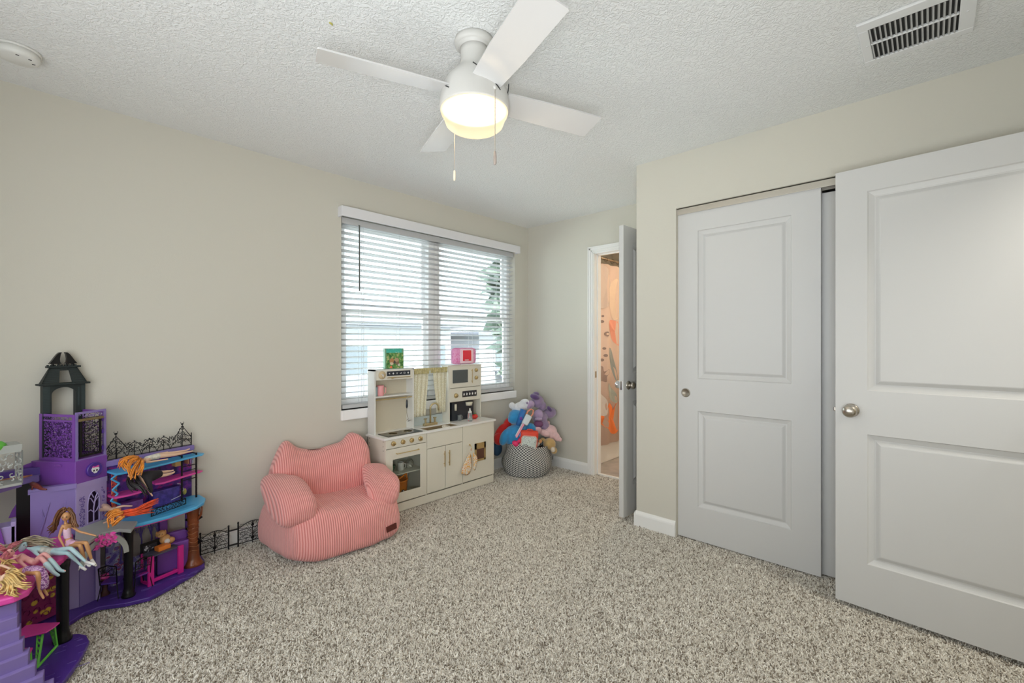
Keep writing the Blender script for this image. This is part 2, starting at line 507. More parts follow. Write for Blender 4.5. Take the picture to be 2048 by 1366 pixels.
MB().tube([(1.70, YW + .004, 2.11), (1.702, YW + .002, 0.86)], .0012, 4).tube([(1.702, YW + .002, .86), (1.702, YW + .002, .82)], [.002, .005], 6).build('pull_cord', m_slat, blind)

# ------------------------------------------------------------------ panel doors


def panel_door(root_name, o, ex, wd, ht, panels, th=0.035, stile_mat=None, kind='structure', hide_back=False):
    """moulded door: o is the lower corner on the front face, ex runs along the width, the front looks along -(z x ex)"""
    stile_mat = stile_mat or m_door
    F = frame(o, ex)
    root = empty(root_name, F @ Vector((0, th / 2, 0)), kind=kind)
    mb = MB(F)
    xs = sorted({0, wd} | {p[0] for p in panels} | {p[1] for p in panels}); zs = sorted({0, ht} | {p[2] for p in panels} | {p[3] for p in panels})
    for i in range(len(xs) - 1):
        for j in range(len(zs) - 1):
            cx, cz = (xs[i] + xs[i + 1]) / 2, (zs[j] + zs[j + 1]) / 2
            if any(p[0] < cx < p[1] and p[2] < cz < p[3] for p in panels): continue
            for y in (0, th):
                f = [(xs[i], y, zs[j]), (xs[i + 1], y, zs[j]), (xs[i + 1], y, zs[j + 1]), (xs[i], y, zs[j + 1])]
                mb.poly(f if y else f[::-1])
    for a, b in (((0, 0), (wd, 0)), ((wd, 0), (wd, ht)), ((wd, ht), (0, ht)), ((0, ht), (0, 0))):
        mb.poly([(a[0], 0, a[1]), (b[0], 0, b[1]), (b[0], th, b[1]), (a[0], th, a[1])])
    bmesh.ops.remove_doubles(mb.bm, verts=list(mb.bm.verts), dist=1e-5)
    mb.build('door_slab', stile_mat, root)
    for (xa, xb, za, zb) in panels:
        pb = MB(F)
        steps = [(0, 0), (.004, .006), (.010, .0085), (.024, .0135), (.030, .0135), (.044, .0045), (.048, .0035)]
        for side in (0, 1):
            loops = []
            for ins, dp in steps:
                y = dp if side == 0 else th - dp
                loops.append([pb._v(p) for p in ((xa + ins, y, za + ins), (xb - ins, y, za + ins), (xb - ins, y, zb - ins), (xa + ins, y, zb - ins))])
            for l0, l1 in zip(loops, loops[1:]):
                for k in range(4): pb.bm.faces.new([l0[k], l0[(k + 1) % 4], l1[(k + 1) % 4], l1[k]])
            pb.bm.faces.new(loops[-1])
        pb.build('panel', stile_mat, root)
    return root, F


P2 = lambda w: [(.127, w - .135, .208, .811), (.127, w - .135, 1.012, 1.934)]
# sliding closet doors: front leaf, rear leaf, track
d1, F1 = panel_door('door_1', (XC + .022, 1.186, 0.004), (0, -1, 0), .766, 2.050, [(.127, .632, .208, .807), (.127, .632, 1.008, 1.932)])
mbk = MB(F1).lathe((.052, -.0005, .915), [(0, -.0006), (.0205, -.0006), (.0215, -.0022), (.0245, -.0030), (.0275, -.0022), (.0283, 0), (.0283, .004)], 28, ax=(0, 1, 0))
mbk.build('finger_pull', mat('antique_nickel', (.30, .27, .22), .4, .8), d1, True)
d2, F2 = panel_door('door_2', (XC + .066, .46, 0.004), (0, -1, 0), .90, 2.030, [(.127, .773, .208, .807), (.127, .773, 1.008, 1.912)])
tk = struct('trim_7', MB().rbox((XC + .012, -.44, 2.052), (XC + .017, 1.186, 2.094), .001).box((XC + .012, -.44, 2.088), (XC + .105, 1.186, 2.094)).box((XC + .060, -.44, 2.047), (XC + .063, 1.186, 2.094)), mat('brushed_track', (0.50, 0.47, 0.41), 0.33, 0.45))
# track guide under the closet door and jamb gap
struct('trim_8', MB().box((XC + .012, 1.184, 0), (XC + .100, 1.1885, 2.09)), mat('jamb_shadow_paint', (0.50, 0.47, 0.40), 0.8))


def knob(parent, F, x, z, side, m, th=.035, name='knob'):
    """round door knob with rose on one side of the door (side -1 = front)"""
    y = 0 if side < 0 else th
    prof = [(.0, 0), (.030, 0), (.031, .004), (.026, .009), (.013, .012), (.0115, .026), (.016, .031), (.026, .038), (.0295, .047), (.0275, .056), (.018, .063), (0, .0655)]
    MB(F).lathe((x, y, z), prof, 28, ax=(0, side, 0)).build(name, m, parent, True)


# entry door standing open against the closet
e0, e1 = Vector((2.618, .330, .018)), Vector((2.584, -.262, .018))
d4, F4 = panel_door('door_4', e0, (e1 - e0), .762, 2.028, [(.120, .640, .205, .800), (.120, .640, 1.000, 1.915)])
knob(d4, F4, .062, .905, -1, m_nickel); knob(d4, F4, .062, .905, 1, m_nickel)
MB(F4).rbox((-.0015, .006, .875), (.001, .029, .932), .001).rbox((-.010, .012, .893), (0, .023, .913), .003).build('latch', m_nickel, d4)
# bathroom door, open against the closet side wall, seen on its edge
b0, b1 = Vector((2.797, 1.553, .022)), Vector((3.560, 1.512, .022))
d3, F3 = panel_door('door_3', b0, (b1 - b0), .762, 2.030, [(.120, .640, .205, .800), (.120, .640, 1.000, 1.915)])
knob(d3, F3, .062, .915, 1, m_chrome)
MB(F3).lathe((.062, 0, .915), [(0, 0), (.030, 0), (.031, .004), (.026, .009), (.013, .012), (.0115, .022), (.020, .028), (.026, .036), (.022, .046), (0, .050)], 28, ax=(0, -1, 0)).build('knob', m_nickel, d3, True)
MB(F3).rbox((-.0015, .006, .885), (.001, .029, .945), .001).build('latch', m_chrome, d3)
for z in (.25, 1.02, 1.80):
    MB(F3).tube([(.764, .040, z - .045), (.764, .040, z + .045)], .006, 8).rbox((.735, .034, z - .045), (.764, .037, z + .045), .0005).build('hinge', m_nickel, d3)
tag(MB().tube([(2.835, 1.475, .030), (2.90, 1.512, .030)], [.009, .006], 8).tube([(2.90, 1.512, .030), (2.915, 1.521, .030)], [.010, .010], 8).build('door_stop', mat('brass_stop', (.62, .5, .28), .3, 1.0)), 'small brass spring door stop low beside the bathroom door', 'door stop')

# ------------------------------------------------------------------ bathroom beyond the doorway
tub = empty('bathtub', (4.45, 2.8, 0), 'white bathtub behind the curtain in the bathroom', 'bathtub')
m_tub = mat('tub_white', (0.82, 0.80, 0.76), 0.25)
t = MB()
t.rbox((XE + .115, 2.455, -.004), (5.29, 2.495, .36), .01).rbox((XE + .115, 2.455, .33), (5.29, 2.53, .365), .012).rbox((XE + .115, 3.03, .0), (5.29, 3.10, .365), .01).rbox((XE + .115, 2.49, .0), (5.29, 3.04, .06), .01).rbox((XE + .115, 2.49, .0), (XE + .2, 3.04, .365), .01).rbox((5.2, 2.49, .0), (5.29, 3.04, .365), .01)
t.build('tub_shell', m_tub, tub)


def curtain_material():
    m = bpy.data.materials.new('floral_curtain'); m.use_nodes = True
    nt = m.node_tree; b = nt.nodes['Principled BSDF']; b.inputs['Base Color'].default_value = (0.74, 0.56, 0.46, 1); b.inputs['Roughness'].default_value = 0.8
    b.inputs['Subsurface Weight'].default_value = 0.0
    return m


def wavy(x): return 2.425 + .012 * math.sin((x - 3.7) * 34)


cur = empty('shower_curtain', (4.45, 2.425, .19), 'peach shower curtain printed with large abstract flowers and leaves', 'curtain')
cb = MB(); xs = [3.70 + .02 * i for i in range(76)]
A = [cb._v((x, wavy(x), .19)) for x in xs]; B = [cb._v((x, wavy(x), 2.035)) for x in xs]
for i in range(len(xs) - 1): cb.bm.faces.new([A[i], A[i + 1], B[i + 1], B[i]])
co = cb.build('curtain_cloth', curtain_material(), cur, True); so = co.modifiers.new('thick', 'SOLIDIFY'); so.thickness = .002


def print_blob(name, color, pts, seed=0):
    """a flat printed shape lying on the curtain: points (x, z) outline"""
    mb = MB()
    vs = []
    n = len(pts)
    cx = sum(p[0] for p in pts) / n; cz = sum(p[1] for p in pts) / n
    c = mb._v((cx, wavy(cx) - .004, cz))
    for i in range(n):
        for k in range(4):
            p0, p1, p2, p3 = pts[i - 1], pts[i], pts[(i + 1) % n], pts[(i + 2) % n]
            t = k / 4
            q = [0.5 * ((2 * p1[a]) + (-p0[a] + p2[a]) * t + (2 * p0[a] - 5 * p1[a] + 4 * p2[a] - p3[a]) * t * t + (-p0[a] + 3 * p1[a] - 3 * p2[a] + p3[a]) * t ** 3) for a in (0, 1)]
            vs.append(mb._v((q[0], wavy(q[0]) - .004, q[1])))
    for i in range(len(vs)): mb.bm.faces.new([c, vs[i], vs[(i + 1) % len(vs)]])
    return mb.build(name, mat('print_' + name + str(seed), color, .8), cur)


def cp(u, v): p = at_y(u, v, 2.42); return (p.x, p.z)


print_blob('printed_leaf', (.60, .48, .41), [cp(1198, 532), cp(1212, 534), cp(1222, 560), cp(1224, 590), cp(1216, 612), cp(1200, 610)], 1)
print_blob('printed_petal', (.86, .66, .50), [cp(1222, 570), cp(1236, 560), cp(1240, 620), cp(1228, 640), cp(1220, 600)], 2)
print_blob('printed_petal', (.86, .36, .25), [cp(1218, 645), cp(1226, 640), cp(1240, 652), cp(1240, 690), cp(1228, 685), cp(1222, 664)], 3)
print_blob('printed_flower', (.30, .21, .18), [cp(1198, 735), cp(1207, 733), cp(1209, 743), cp(1217, 738), cp(1220, 746), cp(1213, 752), cp(1212, 764), cp(1204, 762), cp(1198, 768)], 4)
print_blob('printed_flower_centre', (.85, .68, .52), [cp(1204, 747), cp(1208, 747), cp(1208, 751), cp(1204, 751)], 5)
print_blob('printed_leaf', (.36, .38, .33), [cp(1216, 766), cp(1224, 775), cp(1232, 790), cp(1232, 806), cp(1222, 798), cp(1216, 782)], 6)
print_blob('printed_stem', (.28, .30, .28), [cp(1218, 700), cp(1224, 698), cp(1228, 720), cp(1234, 760), cp(1230, 760), cp(1222, 725)], 7)
print_blob('printed_leaf', (.80, .20, .05), [cp(1214, 812), cp(1220, 806), cp(1226, 815), cp(1227, 840), cp(1231, 806), cp(1240, 810), cp(1238, 850), cp(1228, 868), cp(1216, 858), cp(1202, 846), cp(1200, 832), cp(1210, 836), cp(1220, 850), cp(1214, 830)], 8)
print_blob('printed_leaf', (.66, .60, .55), [cp(1198, 790), cp(1206, 790), cp(1214, 806), cp(1212, 830), cp(1198, 828)], 9)
for k, (u, v, r) in enumerate([(1207, 632, 2), (1206, 643, 3), (1213.5, 668, 5), (1209, 697, 2.5), (1221, 698, 2.5), (1211, 711, 3), (1206, 720, 3), (1205, 577, 2)]):
    print_blob('printed_dot', (.25, .18, .16), [cp(u + r * math.cos(a * PI / 4), v + r * math.sin(a * PI / 4)) for a in range(8)], 10)
print_blob('printed_dot', (.80, .60, .47), [cp(1213.5 + 2 * math.cos(a * PI / 4), 668 + 2 * math.sin(a * PI / 4)) for a in range(8)], 11)
rod = empty('shower_curtain_rod', (4.45, 2.425, 2.08), 'dark bronze shower curtain rod high in the bathroom', 'curtain rod')
MB().tube([(XE + .112, 2.425, 2.085), (5.3, 2.425, 2.085)], .012, 10).build('rod', mat('bronze', (.18, .13, .08), .35, .8), rod)
for i in range(12): 
    x = 3.76 + i * .125
    MB().tube([(x, 2.425 + .022 * math.sin(a), 2.08 + .022 * math.cos(a)) for a in [k * PI / 5 for k in range(11)]], .002, 5).build('ring', _M['bronze'], rod)

# ------------------------------------------------------------------ outside the window
m_bounce_ground = mat('pale_bounce_ground', (0.48, 0.50, 0.45), .9, vary=.15, vscale=.3)  # ground made pale to throw sunlight up through the blind onto the ceiling
struct('ground_outside', MB().box((-30, 3.6, -3.2), (60, 60, -3.0)), m_bounce_ground)
struct('soffit_outside', MB().box((-2, YW + .16, 2.50), (7, YW + .75, 2.62)), mat('soffit', (0.55, 0.62, 0.58), .7))
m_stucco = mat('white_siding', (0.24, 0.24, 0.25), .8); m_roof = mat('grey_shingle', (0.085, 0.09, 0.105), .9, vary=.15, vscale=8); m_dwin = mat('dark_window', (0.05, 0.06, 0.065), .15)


def house(x0, x1, y0, y1, ze, zr, label, wins, porch=None):
    h = empty('house', ((x0 + x1) / 2, (y0 + y1) / 2, -3.0), label, 'house')
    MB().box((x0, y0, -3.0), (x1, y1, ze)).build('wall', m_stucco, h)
    o = .4; ym = (y0 + y1) / 2
    MB().plate([(x0 - o, y0 - o, ze), (x1 + o, y0 - o, ze), (x1 - 2.5, ym, zr), (x0 + 2.5, ym, zr)], (0, 0, .12)).plate([(x0 - o, y1 + o, ze), (x1 + o, y1 + o, ze), (x1 - 2.5, ym, zr), (x0 + 2.5, ym, zr)], (0, 0, .12)).plate([(x0 - o, y0 - o, ze), (x0 - o, y1 + o, ze), (x0 + 2.5, ym, zr)], (0, 0, .12)).plate([(x1 + o, y0 - o, ze), (x1 + o, y1 + o, ze), (x1 - 2.5, ym, zr)], (0, 0, .12)).build('roof', m_roof, h)
    for (a, b, c, d) in wins:
        wf = MB().rbox((a - .08, y0 - .05, c - .08), (b + .08, y0 - .01, d + .08), .01).build('window', m_stucco, h)
        MB().box((a, y0 - .07, c), (b, y0 - .045, d)).build('pane', m_dwin, wf)
    if porch:
        a, b, z = porch
        MB().plate([(a, y0 - 1.6, z - .5), (b, y0 - 1.6, z - .5), (b - .4, y0, z + .25), (a + .4, y0, z + .25)], (0, 0, .1)).build('porch_roof', m_roof, h)
        for x in (a + .2, (a + b) / 2, b - .2): MB().box((x - .1, y0 - 1.5, -3), (x + .1, y0 - 1.3, z - .5)).build('porch_post', m_stucco, h)
    return h


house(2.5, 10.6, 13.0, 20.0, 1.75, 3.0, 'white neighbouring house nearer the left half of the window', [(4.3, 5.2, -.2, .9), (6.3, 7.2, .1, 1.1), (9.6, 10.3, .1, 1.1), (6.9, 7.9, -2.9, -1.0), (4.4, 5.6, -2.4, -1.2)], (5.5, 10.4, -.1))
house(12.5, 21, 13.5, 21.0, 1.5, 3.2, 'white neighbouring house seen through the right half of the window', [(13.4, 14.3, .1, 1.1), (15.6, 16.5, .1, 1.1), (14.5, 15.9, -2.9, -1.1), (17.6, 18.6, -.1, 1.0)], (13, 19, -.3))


def crown(name, c, r, label, m, n=420, trunk=True):
    t = empty(name, (c[0], c[1], -3.0), label, 'tree')
    rnd = random.Random(n)
    mb = MB()
    for i in range(n):
        d = Vector((rnd.gauss(0, 1), rnd.gauss(0, 1), rnd.gauss(0, 1))).normalized() * rnd.uniform(.55, 1)
        p = Vector(c) + Vector((d.x * r[0], d.y * r[1], d.z * r[2]))
        s = .16 * max(r)
        a = Vector((rnd.uniform(-1, 1), rnd.uniform(-1, 1), rnd.uniform(-.6, .6))).normalized(); b = a.orthogonal().normalized()
        mb.poly([p + a * s, p + b * s * .5, p - a * s, p - b * s * .5])
    f = mb.build('foliage', m, t)
    if trunk: MB().tube([(c[0], c[1], -3), (c[0], c[1], c[2])], [.12, .05], 8).build('trunk', mat('bark', (.2, .15, .1), .9), t)
    return t


m_leaf = mat('leaves', (0.06, 0.085, 0.06), .7, vary=.3, vscale=6)
crown('tree', (8.3, 7.0, 2.6), (1.1, 1.0, 2.6), 'dark green tree outside the right end of the window', m_leaf, 900)
hg = MB(); rnd = random.Random(3)
for i in range(900):
    p = Vector((rnd.uniform(3, 19), rnd.uniform(10.2, 10.6), rnd.uniform(-3, -1.9)))
    a = Vector((rnd.uniform(-1, 1), rnd.uniform(-1, 1), rnd.uniform(-1, 1))).normalized() * .3; b = a.orthogonal() * .5
    hg.poly([p + a, p + b, p - a, p - b])
hg.build('hedge', m_leaf, label='low green hedge in front of the neighbouring houses', cat='hedge', kind='stuff')

# ------------------------------------------------------------------ ceiling fan
FX, FY = 1.203, 1.327
m_fan = mat('fan_white', (0.60, 0.59, 0.56), 0.38)
m_blade = mat('fan_blade_white', (0.66, 0.655, 0.645), 0.22)
fan = empty('ceiling_fan', (FX, FY, ZC), 'white four-blade hugger ceiling fan with glowing frosted bowl light', 'ceiling fan')
MB().lathe((FX, FY, 0), [(.078, ZC), (.079, 2.425), (.076, 2.418), (.070, 2.414), (.064, 2.412), (.064, 2.405)], 40).build('canopy', m_fan, fan, True)
MB().lathe((FX, FY, 0), [(.058, 2.408), (.055, 2.385), (.054, 2.36), (.060, 2.335), (.078, 2.312), (.105, 2.285), (.124, 2.255), (.133, 2.225), (.137, 2.195), (.138, 2.165), (.134, 2.160), (.126, 2.160)], 48).build('motor_housing', m_fan, fan, True)
for k in range(4):
    a0 = math.radians(-20.5 + 90 * k)
    MB().tube([(FX + .1365 * math.cos(a0 + t), FY + .1365 * math.sin(a0 + t), 2.235 - t * .09) for t in [-.42 + .084 * i for i in range(11)]], .0022, 5).build('blade_slot', m_gap, fan)
m_bowl = bpy.data.materials.new('frosted_bowl'); m_bowl.use_nodes = True
b = m_bowl.node_tree.nodes['Principled BSDF']; b.inputs['Base Color'].default_value = (.10, .092, .075, 1); b.inputs['Roughness'].default_value = .35
b.inputs['Emission Color'].default_value = (1.0, 0.86, 0.60, 1); b.inputs['Emission Strength'].default_value = 1.25
em = b.inputs['Emission Strength']; em.default_value = .60
_nt = m_bowl.node_tree; _t = _nt.nodes.new('ShaderNodeBsdfTransparent'); _t.inputs[0].default_value = (1, .93, .80, 1)
_m = _nt.nodes.new('ShaderNodeMixShader'); _m.inputs[0].default_value = .30
_nt.links.new(b.outputs[0], _m.inputs[1]); _nt.links.new(_t.outputs[0], _m.inputs[2])
_nt.links.new(_m.outputs[0], [n for n in _nt.nodes if n.type == 'OUTPUT_MATERIAL'][0].inputs[0])
bowl = MB().lathe((FX, FY, 0), [(.132, 2.164), (.134, 2.156), (.131, 2.146), (.123, 2.136), (.119, 2.122), (.113, 2.106), (.098, 2.094), (.070, 2.088), (.030, 2.086), (0, 2.0855)], 48).build('bowl_shade', m_bowl, fan, True)
for k in range(4):
    a = math.radians(-20.5 + 90 * k)
    F = Matrix.Translation((FX, FY, 2.222)) @ Matrix.Rotation(a, 4, 'Z') @ rotm('X', -12.5)
    r0, r1, w0, w1 = .125, .578, .058, .068
    pts = [(r0, -w0), (.30, -w1 + .002), (r1 - .004, -w1), (r1, -w1 + .004), (r1, w1 - .004), (r1 - .004, w1), (.30, w1 - .002), (r0, w0)]
    mb = MB(F)
    A = [mb._v((x, y, -.003)) for x, y in pts]; B = [mb._v((x, y, .003)) for x, y in pts]
    mb.bm.faces.new(A[::-1]); mb.bm.faces.new(B)
    for i in range(8): mb.bm.faces.new([A[i], A[(i + 1) % 8], B[(i + 1) % 8], B[i]])
    mb.build('blade', m_blade, fan)
R_ = Vector((_SA, -_CA, 0)); Fw = Vector((_CA, _SA, 0))
c1 = Vector((FX, FY, 0)) + R_ * .086 - Fw * .108
c2 = Vector((FX, FY, 0)) - R_ * .094 + Fw * .108
m_chain = mat('bead_chain', (.60, .56, .50), .3, .9)
pc = empty('pull_chain', (c1.x, c1.y, 2.20)); pc.parent = fan; pc.location = Vector((c1.x, c1.y, 2.20)) - wl(fan)
mb = MB().tube([(c1.x, c1.y, 2.19), (c1.x, c1.y, 1.955)], .0010, 5)
for i in range(42): mb.ball((c1.x, c1.y, 2.188 - .0056 * i), .0021, 6)
mb.build('chain', m_chain, pc)
MB().lathe((c1.x, c1.y, 0), [(0, 1.958), (.0045, 1.954), (.006, 1.934), (.006, 1.912), (.003, 1.906), (0, 1.905)], 12).build('fob', mat('grey_wood_fob', (.33, .27, .23), .6), pc, True)
MB().ball(tuple(c1 + Vector((0, 0, 2.195))), .0075, 10).build('chain_outlet', m_fan, fan, True)
pc2 = empty('pull_chain', (c2.x, c2.y, 2.17)); pc2.parent = fan; pc2.location = Vector((c2.x, c2.y, 2.17)) - wl(fan)
MB().tube([(c2.x, c2.y, 2.16), (c2.x, c2.y, 1.965)], .0012, 5).build('chain', m_chain, pc2)
MB().lathe((c2.x, c2.y, 0), [(0, 1.968), (.004, 1.964), (.005, 1.945), (.005, 1.928), (.003, 1.923), (0, 1.922)], 12).build('fob', mat('cream_fob', (.8, .74, .6), .5), pc2, True)
sp0 = at_z(662, 46, ZC)
tag(MB().ball((sp0.x, sp0.y, ZC - .002), (.007, .005, .003), 8, amp=.6).ball((sp0.x + .006, sp0.y + .004, ZC - .002), (.004, .003, .002), 8).build('ceiling_speck', mat('ochre_speck', (.45, .42, .10), .7)), 'tiny yellow-green speck stuck on the ceiling left of the fan', 'speck')
ld = bpy.data.lights.new('fan_bulb', 'POINT'); ld.energy = 14; ld.color = (1, .84, .62); ld.shadow_soft_size = .03
lo = bpy.data.objects.new('fan_bulb', ld); COL.objects.link(lo); lo.location = (FX, FY, 2.13)

# ------------------------------------------------------------------ ceiling register and smoke detector
vent = empty('ceiling_vent', (2.29, .045, ZC), 'white ceiling air register with two rows of curved fins', 'vent')
m_reg = mat('register_white', (.76, .77, .77), .4)
vx0, vx1, vy0, vy1 = 2.118, 2.452, -.122, .204
mb = MB()
zt, zb = ZC - .001, ZC - .012
xa, xb, xm0, xm1, ya, yb = 2.172, 2.416, 2.283, 2.294, -.078, .173
for a, b in (((vx0, vy0), (xa, vy1)), ((xb, vy0), (vx1, vy1)), ((xa, yb), (xb, vy1)), ((xa, vy0), (xb, ya)), ((xm0, ya), (xm1, yb))):
    mb.box((a[0], a[1], zb), (b[0], b[1], zt))
bevel(mb.build('register_frame', m_reg, vent), .003)
for yy in (vy0 + .02, vy1 - .02):
    MB().lathe((2.288, yy if yy > 0 else -.10, zb), [(0, -.0015), (.004, -.001), (.0045, .001)], 10).build('screw', m_reg, vent, True)
MB().box((xa - .01, ya - .01, ZC - .0035), (xb + .01, yb + .01, ZC - .001)).build('duct', m_gap, vent)
m_fin = mat('fin_grey', (.45, .45, .44), .4)
for (x0, x1) in ((xa, xm0), (xm1, xb)):
    for i in range(17):
        y = yb - .006 - i * (yb - ya) / 17
        mb = MB()
        pts = [(0, -.0125), (.0035, -.0095), (.0055, -.006), (.006, -.002)]
        A = [mb._v((x0, y + p, ZC + q)) for p, q in pts] + [mb._v((x0, y + p - .0014, ZC + q)) for p, q in reversed(pts)]
        B = [mb._v((x1, y + p, ZC + q)) for p, q in pts] + [mb._v((x1, y + p - .0014, ZC + q)) for p, q in reversed(pts)]
        for k in range(8): mb.bm.faces.new([A[k], A[(k + 1) % 8], B[(k + 1) % 8], B[k]])
        mb.build('fin', m_fin, vent)
sd = empty('smoke_detector', (-.04, 2.735, ZC), 'round white smoke detector on the ceiling at upper left', 'smoke detector')
MB().lathe((-.04, 2.735, 0), [(.070, ZC), (.071, 2.432), (.067, 2.430)], 36).build('mount_ring', mat('detector_white', (.72, .72, .69), .45), sd, True)
MB().lathe((-.04, 2.735, 0), [(.066, 2.431), (.066, 2.412), (.063, 2.404), (.055, 2.400), (0, 2.399)], 36).build('cover', _M['detector_white'], sd, True)
for dx, dy in ((.035, -.035), (.0, -.045), (.045, .0)):
    MB().rbox((-.04 + dx - .005, 2.735 + dy - .0015, 2.3978), (-.04 + dx + .005, 2.735 + dy + .0015, 2.400), .0005).build('slot', m_gap, sd)

# ------------------------------------------------------------------ play kitchen
m_cream = mat('cream_board', (.68, .655, .565), .5)
m_top = mat('counter_white', (.80, .80, .78), .3)
m_gold = mat('brushed_gold', (.62, .48, .24), .32, .9)
m_tan = mat('tan_board', (.60, .54, .42), .5)
m_navy = mat('black_display', (.02, .025, .035), .25)
m_mark = mat('white_print', (.80, .80, .80), .6)
KX0, KX1, KY0, KY1, KZ = 1.715, 2.795, 2.835, 3.078, .540
kt = empty('play_kitchen', (2.25, 2.95, 0), 'cream wooden play kitchen with gold knobs, oven, sink and curtains', 'play kitchen')
mb = MB()
for x in (KX0, 2.064, 2.428, KX1 - .012): mb.box((x, KY0, .012), (x + .012, KY1, KZ))
mb.box((KX0, KY1 - .008, .012), (KX1, KY1, KZ)).box((KX0 + .012, KY0 + .01, .065), (KX1 - .012, KY1 - .008, .075)).box((KX0 + .012, KY0 + .02, .262), (2.064, KY1 - .008, .270))
mb.build('base_cabinet', m_cream, kt)
MB().rbox((KX0 - .002, KY0 - .002, .0), (KX1 + .002, KY0 + .012, .062), .002).rbox((KX0 - .002, KY0 + .012, 0), (KX0 + .010, KY1, .02), .001).build('toe_kick', m_cream, kt)
mb = MB()
SX0, SX1, SY0, SY1 = 2.092, 2.418, 2.846, 2.975
for a, b in (((KX0 - .016, KY0 - .014), (SX0, KY1)), ((SX1, KY0 - .014), (KX1 + .018, KY1)), ((SX0, KY0 - .014), (SX1, SY0)), ((SX0, SY1), (SX1, KY1))):
    mb.box((a[0], a[1], KZ), (b[0], b[1], KZ + .015))
bmesh.ops.remove_doubles(mb.bm, verts=list(mb.bm.verts), dist=1e-5)
ct = mb.build('countertop', m_top, kt)
sk = MB()
z0 = .47
sk.box((SX0, SY0, z0), (SX1, SY1, z0 + .004)).box((SX0, SY0, z0), (SX0 + .004, SY1, KZ + .008)).box((SX1 - .004, SY0, z0), (SX1, SY1, KZ + .008)).box((SX0, SY0, z0), (SX1, SY0 + .004, KZ + .008)).box((SX0, SY1 - .004, z0), (SX1, SY1, KZ + .008))
sk.build('sink_basin', mat('gold_basin', (.42, .33, .20), .4, .5), kt)
hob = MB().rbox((1.745, 2.843, KZ + .0152), (2.045, 2.985, KZ + .0195), .0015).build('cooktop', mat('black_glass', (.03, .032, .03), .08), kt)
for x in (1.835, 1.965):
    MB().lathe((x, 2.925, KZ + .0197), [(.034, 0), (.034, .0004), (.031, .0004), (.031, 0)], 24).lathe((x, 2.925, KZ + .0197), [(.016, 0), (.016, .0004), (.014, .0004), (.014, 0)], 20).build('burner_ring', m_gold, hob)
# oven column
cpn = MB().rbox((KX0 + .002, KY0 - .008, .474), (2.068, KY0, KZ - .002), .0015).build('control_panel', m_cream, kt)
for i, x in enumerate((1.776, 1.856, 1.932, 2.010)):
    k = MB().lathe((x, KY0 - .008, .508), [(0, .013), (.013, .013), (.0165, .010), (.018, 0)], 20, ax=(0, -1, 0)).build('knob', m_gold, cpn, True)
    a = (.2, 1.4, 2.2, .9)[i]
    MB().rbox((-.0145, -.003, -.0028), (.0145, .003, .0028), .001, M=Matrix.Translation((x, KY0 - .022, .508)) @ Matrix.Rotation(a, 4, 'Y')).build('knob_bar', mat('gold_dark', (.42, .32, .16), .4, .8), cpn)
ov = empty('oven_door', (1.89, KY0, .07)); ov.parent = kt; ov.location = Vector((1.89, KY0, .07)) - wl(kt)
mb = MB(); OX0, OX1, OZ0, OZ1 = 1.772, 2.012, .140, .392
for a, b in (((KX0 + .002, .072), (OX0, .470)), ((OX1, .072), (2.068, .470)), ((OX0, .072), (OX1, OZ0)), ((OX0, OZ1), (OX1, .470))):
    mb.box((a[0], KY0 - .008, a[1]), (b[0], KY0, b[1]))
mb.build('door_frame', m_cream, ov)
MB().box((OX0 - .004, KY0 - .003, OZ0 - .004), (OX1 + .004, KY0 - .0015, OZ1 + .004)).build('window_pane', m_glass, ov)
MB().tube([(1.800, KY0 - .008, .432), (1.800, KY0 - .026, .432), (1.990, KY0 - .026, .432), (1.990, KY0 - .008, .432)], .0035, 8).build('handle', m_gold, ov)
# sink column
MB().rbox((2.074, KY0 - .008, .418), (2.430, KY0, KZ - .001), .0015).build('sink_apron', m_cream, kt)
for xa, xb, hx in ((2.074, 2.250, 2.236), (2.254, 2.430, 2.284)):
    dr = MB().rbox((xa, KY0 - .008, .074), (xb, KY0, .414), .0015).build('cabinet_door', m_cream, kt)
    MB().tube([(hx, KY0 - .022, .252), (hx, KY0 - .022, .374)], .0042, 8).tube([(hx, KY0 - .008, .275), (hx, KY0 - .022, .275)], .003, 6).tube([(hx, KY0 - .008, .350), (hx, KY0 - .022, .350)], .003, 6).build('handle', m_gold, dr)
# right column: solid front, hook, dispenser
rp = MB().rbox((2.434, KY0 - .008, .074), (KX1, KY0, KZ - .001), .0015).build('front_panel', m_cream, kt)
mb = MB()
DX0, DX1 = 2.565, 2.690
for a, b in (((DX0, .222), (DX0 + .018, .375)), ((DX1 - .018, .222), (DX1, .375)), ((DX0, .222), (DX1, .238)), ((DX0, .325), (DX1, .375))):
    mb.box((a[0], KY0 - .014, a[1]), (b[0], KY0 - .008, b[1]))
dp = mb.build('dispenser_surround', m_gold, kt)
MB().box((DX0 + .015, KY0 - .0095, .236), (DX1 - .015, KY0 - .0082, .327)).build('dispenser_recess', mat('brown_recess', (.10, .04, .025), .5), dp)
MB().tube([(2.507, KY0 - .008, .372), (2.507, KY0 - .030, .368), (2.507, KY0 - .034, .352), (2.507, KY0 - .028, .344)], .003, 7).ball((2.507, KY0 - .012, .377), .007, 8).build('hook', m_gold, kt)
for (x, z) in ((KX0 - .0003, .525), (KX0 - .0003, .49), (KX0 - .0003, .46)):
    for y in (2.86, 3.05): MB().ball((KX0, y, z), .003, 6).build('screw', m_gap, kt)
